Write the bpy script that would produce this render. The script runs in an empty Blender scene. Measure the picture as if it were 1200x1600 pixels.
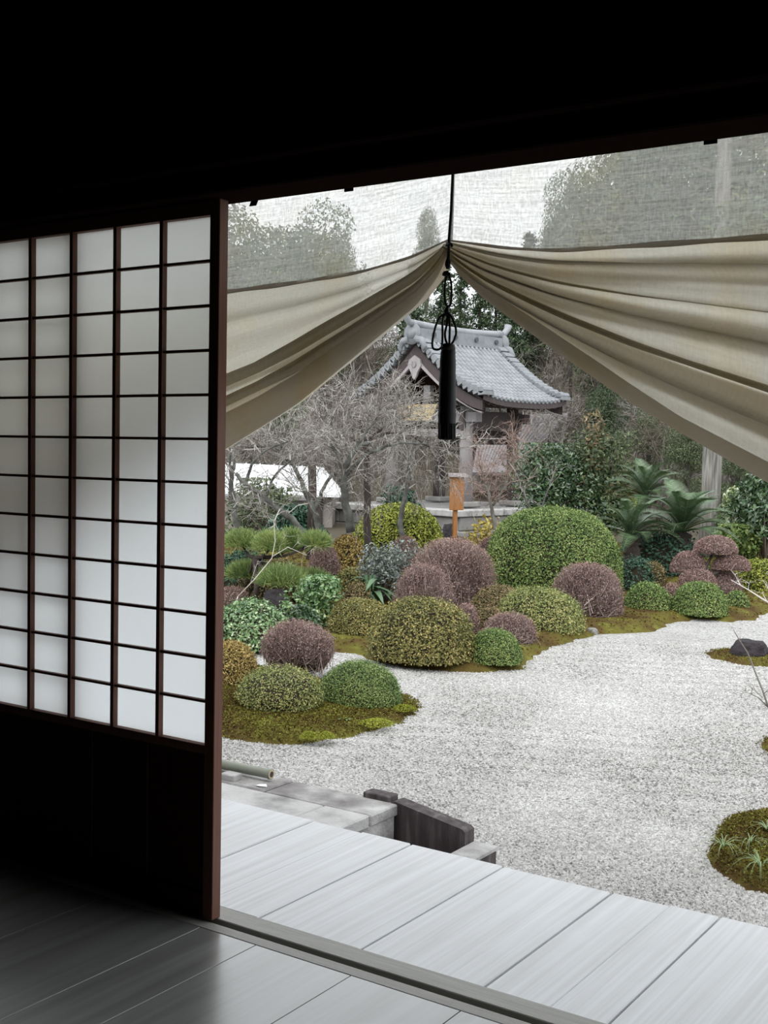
import bpy, math, random
import numpy as np
from mathutils import Vector, Matrix

rng = np.random.default_rng(7)
S = bpy.context.scene
COL = S.collection

# ------------------------------------------------------------------ camera
CAM = np.array([1.97163, -2.16669, 1.15901])
YAW, PIT, ROL, FPX = -0.594597, -0.0508102, 0.0185111, 1863.72
_f = np.array([math.sin(YAW) * math.cos(PIT), math.cos(YAW) * math.cos(PIT), math.sin(PIT)])
_r0 = np.array([math.cos(YAW), -math.sin(YAW), 0.0])
_u0 = np.cross(_r0, _f)
CR = math.cos(ROL) * _r0 + math.sin(ROL) * _u0
CU = -math.sin(ROL) * _r0 + math.cos(ROL) * _u0
RH = _r0                                            # horizontal right
FH = np.array([math.sin(YAW), math.cos(YAW), 0.0])  # horizontal forward
cd = bpy.data.cameras.new('camera')
cd.sensor_fit = 'VERTICAL'
cd.sensor_height = 36.0
cd.lens = FPX * 36.0 / 1600.0
cd.clip_end = 600
cam = bpy.data.objects.new('camera', cd)
COL.objects.link(cam)
cam.matrix_world = Matrix(((CR[0], CU[0], -_f[0], CAM[0]), (CR[1], CU[1], -_f[1], CAM[1]),
                           (CR[2], CU[2], -_f[2], CAM[2]), (0, 0, 0, 1)))
S.camera = cam

# ------------------------------------------------------------------ world: flat overcast sky
W = bpy.data.worlds.new('overcast')
S.world = W
W.use_nodes = True
bg = W.node_tree.nodes['Background']
bg.inputs['Color'].default_value = (0.93, 0.97, 1.0, 1)
bg.inputs['Strength'].default_value = 1.0
sun = bpy.data.objects.new('sun', bpy.data.lights.new('sun', 'SUN'))
sun.data.energy = 1.25
sun.data.angle = math.radians(60)
sun.data.color = (1.0, 0.97, 0.92)
sun.rotation_euler = (math.radians(38), 0, math.radians(25))
COL.objects.link(sun)
S.view_settings.view_transform = 'Standard'
S.view_settings.look = 'None'
S.view_settings.gamma = 1
S.view_settings.use_curve_mapping = False
S.view_settings.exposure = 0.70


# ------------------------------------------------------------------ measuring helpers: a picture point on a real plane
def ray(x, y):
    return (x - 600) * CR - (y - 800) * CU + FPX * _f


def on(x, y, axis, val):
    d = ray(x, y)
    return CAM + (val - CAM[axis]) / d[axis] * d


GZ = -0.55


def ground(x, y, z=GZ):
    return on(x, y, 2, z)


def deep(x, y, depth):
    return CAM + ray(x, y) * depth / FPX


# ------------------------------------------------------------------ materials
MATS = {}


def nt(m):
    m.use_nodes = True
    n = m.node_tree.nodes
    return n, m.node_tree.links, n['Principled BSDF']


def ramp(n, cols, pos=None):
    r = n.new('ShaderNodeValToRGB')
    e = r.color_ramp.elements
    k = len(cols)
    pos = pos or [i / (k - 1) for i in range(k)]
    while len(e) < k:
        e.new(0.5)
    for i, c in enumerate(cols):
        e[i].position = pos[i]
        e[i].color = (*c, 1)
    return r


def mat_leaf(name, cols, rough=0.5, spec=0.4, patch=3.0, pos=None, gain=1.2):
    m = bpy.data.materials.new(name)
    n, l, b = nt(m)
    g = n.new('ShaderNodeNewGeometry')
    tc = n.new('ShaderNodeTexCoord')
    no = n.new('ShaderNodeTexNoise')
    no.inputs['Scale'].default_value = patch
    no.inputs['Detail'].default_value = 2
    l.new(tc.outputs['Object'], no.inputs['Vector'])
    mx = n.new('ShaderNodeMath')
    mx.operation = 'MULTIPLY_ADD'
    l.new(no.outputs['Fac'], mx.inputs[0])
    mx.inputs[1].default_value = 1.0
    mx.inputs[2].default_value = -0.5
    ad = n.new('ShaderNodeMath')
    ad.operation = 'MULTIPLY_ADD'
    l.new(g.outputs['Random Per Island'], ad.inputs[0])
    ad.inputs[1].default_value = 0.9
    l.new(mx.outputs[0], ad.inputs[2])
    r = ramp(n, [tuple(min(0.9, gain * c) for c in k) for k in cols], pos)
    l.new(ad.outputs[0], r.inputs['Fac'])
    l.new(r.outputs['Color'], b.inputs['Base Color'])
    b.inputs['Roughness'].default_value = rough
    b.inputs['Specular IOR Level'].default_value = spec
    MATS[name] = m
    return m


def mat_noise(name, cols, scale=5.0, stretch=(1, 1, 1), rough=0.7, bump=0.0, detail=5, spec=0.4, pos=None, bscale=None, coord='Object', dist=0.02):
    m = bpy.data.materials.new(name)
    n, l, b = nt(m)
    tc = n.new('ShaderNodeTexCoord')
    mp = n.new('ShaderNodeMapping')
    mp.inputs['Scale'].default_value = stretch
    l.new(tc.outputs[coord], mp.inputs['Vector'])
    no = n.new('ShaderNodeTexNoise')
    no.inputs['Scale'].default_value = scale
    no.inputs['Detail'].default_value = detail
    l.new(mp.outputs['Vector'], no.inputs['Vector'])
    r = ramp(n, cols, pos)
    l.new(no.outputs['Fac'], r.inputs['Fac'])
    l.new(r.outputs['Color'], b.inputs['Base Color'])
    b.inputs['Roughness'].default_value = rough
    b.inputs['Specular IOR Level'].default_value = spec
    if bump:
        bp = n.new('ShaderNodeBump')
        bp.inputs['Strength'].default_value = bump
        bp.inputs['Distance'].default_value = dist
        n2 = n.new('ShaderNodeTexNoise')
        n2.inputs['Scale'].default_value = bscale or scale * 4
        n2.inputs['Detail'].default_value = 4
        l.new(mp.outputs['Vector'], n2.inputs['Vector'])
        l.new(n2.outputs['Fac'], bp.inputs['Height'])
        l.new(bp.outputs['Normal'], b.inputs['Normal'])
    MATS[name] = m
    return m


def mat_boards(name, dark, light, rough, spec, grain=(26, 1.2, 26), coat=0.0):
    """planed boards: grain along Y, each board its own tone"""
    m = bpy.data.materials.new(name)
    n, l, b = nt(m)
    tc = n.new('ShaderNodeTexCoord')
    oi = n.new('ShaderNodeObjectInfo')
    mp = n.new('ShaderNodeMapping')
    mp.inputs['Scale'].default_value = grain
    l.new(tc.outputs['Object'], mp.inputs['Vector'])
    of = n.new('ShaderNodeVectorMath')
    of.operation = 'MULTIPLY_ADD'
    l.new(oi.outputs['Random'], of.inputs[0])
    of.inputs[1].default_value = (31, 17, 9)
    l.new(mp.outputs['Vector'], of.inputs[2])
    n1 = n.new('ShaderNodeTexNoise')
    n1.inputs['Scale'].default_value = 1.0
    n1.inputs['Detail'].default_value = 8
    n1.inputs['Distortion'].default_value = 0.6
    l.new(of.outputs[0], n1.inputs['Vector'])
    n2 = n.new('ShaderNodeTexNoise')
    n2.inputs['Scale'].default_value = 3.0
    n2.inputs['Detail'].default_value = 3
    l.new(tc.outputs['Object'], n2.inputs['Vector'])
    mm = n.new('ShaderNodeMath')
    mm.operation = 'MULTIPLY_ADD'
    l.new(n2.outputs['Fac'], mm.inputs[0])
    mm.inputs[1].default_value = 0.28
    ma = n.new('ShaderNodeMath')
    ma.operation = 'MULTIPLY'
    l.new(n1.outputs['Fac'], ma.inputs[0])
    ma.inputs[1].default_value = 0.78
    l.new(ma.outputs[0], mm.inputs[2])
    r = ramp(n, [dark, light], [0.38, 0.68])
    l.new(mm.outputs[0], r.inputs['Fac'])
    l.new(r.outputs['Color'], b.inputs['Base Color'])
    b.inputs['Roughness'].default_value = rough
    b.inputs['Specular IOR Level'].default_value = spec
    b.inputs['Coat Weight'].default_value = coat
    b.inputs['Coat Roughness'].default_value = 0.22
    b.inputs['Coat IOR'].default_value = 1.6
    bp = n.new('ShaderNodeBump')
    bp.inputs['Strength'].default_value = 0.15
    bp.inputs['Distance'].default_value = 0.002
    l.new(n1.outputs['Fac'], bp.inputs['Height'])
    l.new(bp.outputs['Normal'], b.inputs['Normal'])
    MATS[name] = m
    return m


def mat_paper():
    m = bpy.data.materials.new('shoji_paper')
    m.use_nodes = True
    n, l = m.node_tree.nodes, m.node_tree.links
    n.clear()
    o = n.new('ShaderNodeOutputMaterial')
    d = n.new('ShaderNodeBsdfDiffuse')
    d.inputs['Color'].default_value = (0.8, 0.8, 0.79, 1)
    t = n.new('ShaderNodeBsdfTranslucent')
    tc = n.new('ShaderNodeTexCoord')
    no = n.new('ShaderNodeTexNoise')
    no.inputs['Scale'].default_value = 160
    no.inputs['Detail'].default_value = 4
    l.new(tc.outputs['Object'], no.inputs['Vector'])
    r = ramp(n, [(0.92, 0.94, 0.945), (0.97, 0.98, 0.985)])
    l.new(no.outputs['Fac'], r.inputs['Fac'])
    l.new(r.outputs['Color'], t.inputs['Color'])
    x = n.new('ShaderNodeMixShader')
    x.inputs[0].default_value = 0.86
    l.new(d.outputs[0], x.inputs[1])
    l.new(t.outputs[0], x.inputs[2])
    l.new(x.outputs[0], o.inputs['Surface'])
    MATS['shoji_paper'] = m


def mat_cloth(name, tr_lo, tr_hi, col, thin=0.62):
    m = bpy.data.materials.new(name)
    m.use_nodes = True
    n, l = m.node_tree.nodes, m.node_tree.links
    n.clear()
    o = n.new('ShaderNodeOutputMaterial')
    uv = n.new('ShaderNodeUVMap')
    fac = None
    for sc in ((7, 120, 1), (260, 30, 1), (90, 170, 1)):
        mp = n.new('ShaderNodeMapping')
        mp.inputs['Scale'].default_value = sc
        l.new(uv.outputs['UV'], mp.inputs['Vector'])
        no = n.new('ShaderNodeTexNoise')
        no.inputs['Scale'].default_value = 1
        no.inputs['Detail'].default_value = 3
        l.new(mp.outputs['Vector'], no.inputs['Vector'])
        if fac is None:
            fac = no.outputs['Fac']
        else:
            a = n.new('ShaderNodeMath')
            a.operation = 'ADD'
            l.new(fac, a.inputs[0])
            l.new(no.outputs['Fac'], a.inputs[1])
            fac = a.outputs[0]
    mr = n.new('ShaderNodeMapRange')
    mr.inputs['From Min'].default_value = 1.2
    mr.inputs['From Max'].default_value = 1.8
    mr.inputs['To Min'].default_value = tr_lo
    mr.inputs['To Max'].default_value = tr_hi
    l.new(fac, mr.inputs['Value'])
    tc = n.new('ShaderNodeTexCoord')
    st = n.new('ShaderNodeTexNoise')
    st.inputs['Scale'].default_value = 7
    st.inputs['Detail'].default_value = 4
    l.new(tc.outputs['Object'], st.inputs['Vector'])
    cr = ramp(n, [tuple(c * k for c, k in zip(col, (1, 0.95, 0.84))), col], [0.3, 0.5])
    l.new(st.outputs['Fac'], cr.inputs['Fac'])
    d = n.new('ShaderNodeBsdfDiffuse')
    t = n.new('ShaderNodeBsdfTranslucent')
    l.new(cr.outputs['Color'], d.inputs['Color'])
    l.new(cr.outputs['Color'], t.inputs['Color'])
    p = n.new('ShaderNodeBsdfTransparent')
    p.inputs['Color'].default_value = (1.0, 0.99, 0.96, 1)
    bp = n.new('ShaderNodeBump')
    bp.inputs['Strength'].default_value = 0.3
    bp.inputs['Distance'].default_value = 0.002
    l.new(fac, bp.inputs['Height'])
    l.new(bp.outputs['Normal'], d.inputs['Normal'])
    l.new(bp.outputs['Normal'], t.inputs['Normal'])
    x = n.new('ShaderNodeMixShader')
    x.inputs[0].default_value = thin
    l.new(d.outputs[0], x.inputs[1])
    l.new(t.outputs[0], x.inputs[2])
    y = n.new('ShaderNodeMixShader')
    l.new(mr.outputs[0], y.inputs[0])
    l.new(x.outputs[0], y.inputs[1])
    l.new(p.outputs[0], y.inputs[2])
    l.new(y.outputs[0], o.inputs['Surface'])
    MATS[name] = m


def mat_gravel():
    m = bpy.data.materials.new('gravel')
    n, l, b = nt(m)
    tc = n.new('ShaderNodeTexCoord')
    v = n.new('ShaderNodeTexVoronoi')
    v.inputs['Scale'].default_value = 80
    l.new(tc.outputs['Object'], v.inputs['Vector'])
    sp = n.new('ShaderNodeSeparateColor')
    l.new(v.outputs['Color'], sp.inputs[0])
    r = ramp(n, [(0.14, 0.136, 0.132), (0.385, 0.372, 0.36), (0.51, 0.50, 0.488), (0.66, 0.66, 0.66)], [0.0, 0.16, 0.5, 1.0])
    l.new(sp.outputs[0], r.inputs['Fac'])
    big = n.new('ShaderNodeTexNoise')
    big.inputs['Scale'].default_value = 1.1
    big.inputs['Detail'].default_value = 3
    l.new(tc.outputs['Object'], big.inputs['Vector'])
    rb = ramp(n, [(0.86, 0.86, 0.85), (1, 1, 1)], [0.35, 0.65])
    l.new(big.outputs['Fac'], rb.inputs['Fac'])
    mx = n.new('ShaderNodeMix')
    mx.data_type = 'RGBA'
    mx.blend_type = 'MULTIPLY'
    mx.inputs[0].default_value = 1
    l.new(r.outputs['Color'], mx.inputs[6])
    l.new(rb.outputs['Color'], mx.inputs[7])
    l.new(mx.outputs[2], b.inputs['Base Color'])
    b.inputs['Roughness'].default_value = 0.85
    b.inputs['Specular IOR Level'].default_value = 0.2
    bp = n.new('ShaderNodeBump')
    bp.inputs['Strength'].default_value = 0.9
    bp.inputs['Distance'].default_value = 0.012
    bp.invert = True
    l.new(v.outputs['Distance'], bp.inputs['Height'])
    l.new(bp.outputs['Normal'], b.inputs['Normal'])
    MATS['gravel'] = m


mat_paper()
mat_cloth('curtain_cloth', 0.24, 0.60, (0.74, 0.73, 0.69), 0.56)
mat_cloth('curtain_lower_cloth', 0.02, 0.14, (0.74, 0.70, 0.60), 0.58)
mat_cloth('curtain_seam_cloth', 0.0, 0.02, (0.36, 0.315, 0.26), 0.3)
mat_cloth('curtain_hem_cloth', 0.0, 0.03, (0.60, 0.535, 0.435), 0.40)
mat_gravel()
mat_boards('veranda_wood', (0.65, 0.65, 0.655), (0.79, 0.795, 0.81), 0.5, 0.5, (70, 1.3, 70))
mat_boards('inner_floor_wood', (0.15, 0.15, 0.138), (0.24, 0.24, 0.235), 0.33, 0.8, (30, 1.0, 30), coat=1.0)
mat_noise('sill_wood', [(0.26, 0.25, 0.225), (0.48, 0.47, 0.44)], 4, (2, 40, 40), 0.5, 0.2)
mat_noise('sill_inner_wood', [(0.25, 0.24, 0.22), (0.42, 0.41, 0.385)], 4, (2, 40, 40), 0.4, 0.2)
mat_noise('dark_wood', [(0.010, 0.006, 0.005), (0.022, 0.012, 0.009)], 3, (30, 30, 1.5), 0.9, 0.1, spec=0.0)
mat_noise('door_wood', [(0.13, 0.06, 0.042), (0.25, 0.12, 0.085)], 3, (40, 40, 2), 0.6, 0.1, spec=0.25)  # laths and stiles: the light they catch is put into the colour
mat_noise('skirt_wood', [(0.030, 0.014, 0.010), (0.060, 0.028, 0.020)], 3, (40, 40, 2), 0.7, 0.1, spec=0.1)  # darker copy of the door wood, for the unlit low parts
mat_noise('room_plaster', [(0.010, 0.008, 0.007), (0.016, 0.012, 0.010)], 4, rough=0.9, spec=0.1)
mat_noise('black_silk', [(0.004, 0.006, 0.006), (0.012, 0.016, 0.015)], 60, (1, 1, 0.05), 0.6)
mat_noise('cord_silk', [(0.02, 0.018, 0.012), (0.06, 0.055, 0.04)], 90, (1, 1, 1), 0.7)
mat_noise('pavement_stone', [(0.24, 0.23, 0.23), (0.46, 0.45, 0.445), (0.56, 0.555, 0.55)], 5, rough=0.8, bump=0.3, bscale=70, pos=[0.3, 0.5, 0.75])
mat_noise('stained_pavement', [(0.13, 0.12, 0.12), (0.30, 0.285, 0.28), (0.52, 0.51, 0.505)], 5.5, rough=0.85, bump=0.3, bscale=70, pos=[0.32, 0.5, 0.66])
mat_noise('stained_stone', [(0.035, 0.028, 0.03), (0.085, 0.07, 0.072), (0.24, 0.225, 0.22)], 7, (4, 4, 0.5), 0.85, 0.3, pos=[0.25, 0.55, 0.85], bscale=60)
mat_noise('grey_stone', [(0.16, 0.155, 0.15), (0.40, 0.39, 0.38)], 3, rough=0.85, bump=0.5, bscale=14)
mat_noise('dark_rock', [(0.010, 0.008, 0.010), (0.046, 0.037, 0.043)], 5, rough=0.8, bump=0.8, bscale=16, dist=0.05)
mat_noise('bamboo', [(0.16, 0.18, 0.14), (0.30, 0.31, 0.25)], 6, (1, 12, 12), 0.5)
mat_noise('bamboo_cut', [(0.42, 0.33, 0.22), (0.55, 0.46, 0.33)], 30, rough=0.7)
mat_noise('moss', [(0.055, 0.035, 0.015), (0.10, 0.068, 0.023), (0.125, 0.112, 0.026), (0.22, 0.23, 0.05)], 3.4, rough=0.95, bump=0.9, spec=0.1, bscale=40, detail=8, pos=[0.28, 0.42, 0.56, 0.75])
mat_noise('earth', [(0.05, 0.04, 0.028), (0.13, 0.10, 0.07), (0.12, 0.12, 0.05)], 0.9, rough=0.95, bump=0.6, spec=0.1, detail=8, bscale=12)
mat_noise('hill_litter', [(0.035, 0.030, 0.022), (0.10, 0.085, 0.065), (0.07, 0.075, 0.045)], 0.5, rough=0.95, bump=0.6, spec=0.1, detail=9)
mat_noise('roof_tile', [(0.16, 0.168, 0.182), (0.29, 0.305, 0.325), (0.43, 0.45, 0.475)], 3.5, rough=0.5, bump=0.15, detail=6, spec=0.5)
mat_noise('pan_tile', [(0.06, 0.063, 0.068), (0.12, 0.125, 0.132)], 4, rough=0.6, spec=0.4)  # darkened: shade between the round tile rows put into the colour
mat_noise('ridge_tile', [(0.15, 0.16, 0.175), (0.34, 0.36, 0.38)], 6, rough=0.55, bump=0.2)
mat_noise('old_roof_tile', [(0.15, 0.138, 0.145), (0.30, 0.28, 0.29)], 3, rough=0.7)
mat_noise('tower_wood', [(0.055, 0.042, 0.042), (0.12, 0.095, 0.095)], 2.5, (9, 9, 1), 0.8, 0.2)
mat_noise('weathered_post', [(0.22, 0.205, 0.21), (0.36, 0.34, 0.345)], 3, (9, 9, 1), 0.85, 0.2)
mat_noise('gable_pale_wood', [(0.30, 0.275, 0.28), (0.42, 0.39, 0.40)], 4, rough=0.8)
mat_noise('tan_board', [(0.48, 0.37, 0.20), (0.60, 0.48, 0.28)], 3, (1, 1, 6), 0.7)
mat_noise('sign_wood', [(0.30, 0.12, 0.035), (0.48, 0.22, 0.08)], 3, (12, 12, 1), 0.7)
mat_noise('bronze', [(0.03, 0.035, 0.032), (0.07, 0.085, 0.075)], 5, rough=0.6)
mat_noise('white_sheet', [(0.84, 0.86, 0.90), (0.93, 0.94, 0.96)], 2, rough=0.5)
mat_noise('clay_wall', [(0.24, 0.215, 0.19), (0.36, 0.33, 0.30)], 2, rough=0.9)
mat_noise('bark', [(0.06, 0.05, 0.045), (0.15, 0.135, 0.12), (0.27, 0.27, 0.25)], 7, (1, 1, 0.4), 0.9, 0.5, pos=[0.3, 0.5, 0.75])
mat_noise('lichen_bark', [(0.04, 0.036, 0.032), (0.085, 0.085, 0.078), (0.19, 0.20, 0.187)], 8, rough=0.9, pos=[0.3, 0.5, 0.72])
mat_noise('dark_bark', [(0.03, 0.022, 0.02), (0.085, 0.065, 0.06)], 7, (1, 1, 0.3), 0.9, 0.5)
mat_noise('trunk_grey', [(0.11, 0.10, 0.09), (0.25, 0.24, 0.22), (0.40, 0.40, 0.38)], 9, (3, 3, 0.25), 0.9, 0.5, pos=[0.3, 0.52, 0.75])
mat_leaf('twig_grey', [(0.10, 0.088, 0.078), (0.21, 0.19, 0.172), (0.46, 0.45, 0.43)], 0.85, 0.2)
mat_leaf('twig_brown', [(0.075, 0.062, 0.05), (0.155, 0.13, 0.108), (0.27, 0.24, 0.21)], 0.85, 0.2, 0.6)
mat_leaf('twig_red', [(0.17, 0.115, 0.095), (0.27, 0.19, 0.165), (0.42, 0.34, 0.31)], 0.85, 0.2)
mat_leaf('twig_pale', [(0.40, 0.36, 0.33), (0.62, 0.58, 0.55)], 0.8, 0.2)
mat_leaf('purple_twig', [(0.12, 0.085, 0.078), (0.235, 0.17, 0.157), (0.38, 0.31, 0.29)], 0.8, 0.2)
mat_leaf('purple_bud', [(0.175, 0.105, 0.095), (0.275, 0.172, 0.157), (0.44, 0.335, 0.31)], 0.7, 0.3)
mat_leaf('russet_bud', [(0.18, 0.105, 0.085), (0.29, 0.185, 0.155), (0.48, 0.38, 0.34)], 0.7, 0.3)
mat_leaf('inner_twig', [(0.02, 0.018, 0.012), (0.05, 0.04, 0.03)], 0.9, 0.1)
mat_leaf('dome_green', [(0.038, 0.075, 0.02), (0.105, 0.172, 0.044), (0.18, 0.252, 0.072), (0.32, 0.35, 0.13)], 0.5, 0.4)
mat_leaf('dome_green_tan', [(0.07, 0.095, 0.03), (0.18, 0.215, 0.065), (0.29, 0.31, 0.10), (0.44, 0.37, 0.18)], 0.5, 0.4)
mat_leaf('dome_olive', [(0.065, 0.07, 0.022), (0.15, 0.155, 0.045), (0.24, 0.215, 0.065), (0.42, 0.33, 0.14)], 0.5, 0.4)
mat_leaf('dome_gold', [(0.11, 0.08, 0.02), (0.25, 0.18, 0.05), (0.38, 0.27, 0.09), (0.50, 0.39, 0.16)], 0.5, 0.35)
mat_leaf('dome_lime', [(0.06, 0.085, 0.012), (0.17, 0.20, 0.025), (0.30, 0.33, 0.05), (0.42, 0.44, 0.10)], 0.5, 0.4)
mat_leaf('dome_mixed', [(0.07, 0.06, 0.028), (0.16, 0.135, 0.055), (0.23, 0.165, 0.095), (0.34, 0.27, 0.14)], 0.6, 0.3)
mat_leaf('camellia', [(0.02, 0.05, 0.022), (0.055, 0.105, 0.045), (0.11, 0.17, 0.07)], 0.2, 0.9)
mat_leaf('camellia_pale', [(0.035, 0.085, 0.03), (0.08, 0.155, 0.055), (0.15, 0.23, 0.09), (0.50, 0.56, 0.38)], 0.22, 1.0, pos=[0, .35, .75, 1.0], gain=1.6)
mat_leaf('blue_leaf', [(0.08, 0.095, 0.085), (0.17, 0.20, 0.185), (0.34, 0.38, 0.36)], 0.4, 0.5)
mat_leaf('broad_leaf', [(0.07, 0.13, 0.07), (0.14, 0.23, 0.13)], 0.35, 0.5)
mat_leaf('teal_leaf', [(0.012, 0.04, 0.025), (0.035, 0.09, 0.055), (0.07, 0.15, 0.09)], 0.5, 0.4)
mat_leaf('white_edged_leaf', [(0.20, 0.28, 0.10), (0.50, 0.57, 0.32), (0.85, 0.88, 0.72)], 0.4, 0.4)
mat_leaf('pine_needle', [(0.07, 0.12, 0.045), (0.19, 0.27, 0.09), (0.40, 0.43, 0.16)], 0.6, 0.3)
mat_leaf('cycad_leaf', [(0.03, 0.06, 0.03), (0.07, 0.115, 0.055), (0.13, 0.19, 0.10)], 0.3, 0.5)
mat_leaf('conifer', [(0.03, 0.05, 0.03), (0.065, 0.10, 0.05), (0.12, 0.16, 0.08)], 0.6, 0.3, 0.6)
mat_leaf('forest_leaf', [(0.04, 0.06, 0.03), (0.09, 0.12, 0.055), (0.17, 0.20, 0.10)], 0.5, 0.4, 0.6)
mat_leaf('rusty_leaf', [(0.09, 0.085, 0.045), (0.20, 0.16, 0.085), (0.36, 0.27, 0.18)], 0.6, 0.3)
mat_leaf('yellow_leaf', [(0.22, 0.18, 0.05), (0.50, 0.40, 0.10)], 0.6, 0.3)
mat_leaf('moss_tuft', [(0.06, 0.037, 0.014), (0.11, 0.075, 0.024), (0.145, 0.135, 0.03), (0.25, 0.26, 0.055)], 0.95, 0.05, 3.4, gain=1.05)
mat_leaf('bright_moss', [(0.14, 0.15, 0.025), (0.24, 0.26, 0.045), (0.34, 0.37, 0.07)], 0.95, 0.05)
mat_leaf('grass_blade', [(0.10, 0.17, 0.06), (0.30, 0.38, 0.22)], 0.5, 0.3)
mat_leaf('pebble', [(0.26, 0.25, 0.24), (0.54, 0.525, 0.51), (0.68, 0.67, 0.65), (0.88, 0.88, 0.88)], 0.85, 0.2, 1.2, pos=[0.0, 0.2, 0.6, 1.0], gain=0.76)
M = MATS


# ------------------------------------------------------------------ mesh helpers
def mesh(name, V, F, mats, midx=None, smooth=False, uv=None):
    """V: (n,3); F: list of (m,k) int arrays"""
    V = np.asarray(V, np.float32)
    if isinstance(F, np.ndarray):
        F = [F]
    F = [np.asarray(f, np.int32) for f in F if len(f)]
    me = bpy.data.meshes.new(name)
    me.vertices.add(len(V))
    me.vertices.foreach_set('co', V.ravel())
    li = np.concatenate([f.ravel() for f in F])
    tot = np.concatenate([np.full(len(f), f.shape[1], np.int32) for f in F])
    st = np.concatenate([[0], np.cumsum(tot)[:-1]]).astype(np.int32)
    me.loops.add(len(li))
    me.loops.foreach_set('vertex_index', li)
    me.polygons.add(len(tot))
    me.polygons.foreach_set('loop_start', st)
    me.polygons.foreach_set('loop_total', tot)
    if midx is not None:
        me.polygons.foreach_set('material_index', np.asarray(midx, np.int32))
    me.polygons.foreach_set('use_smooth', np.full(len(tot), bool(smooth)))
    if uv is not None:
        u = me.uv_layers.new(name='UVMap')
        u.data.foreach_set('uv', np.asarray(uv, np.float32)[li].ravel())
    for m in (mats if isinstance(mats, (list, tuple)) else [mats]):
        me.materials.append(M[m])
    me.update(calc_edges=True)
    return me


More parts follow.
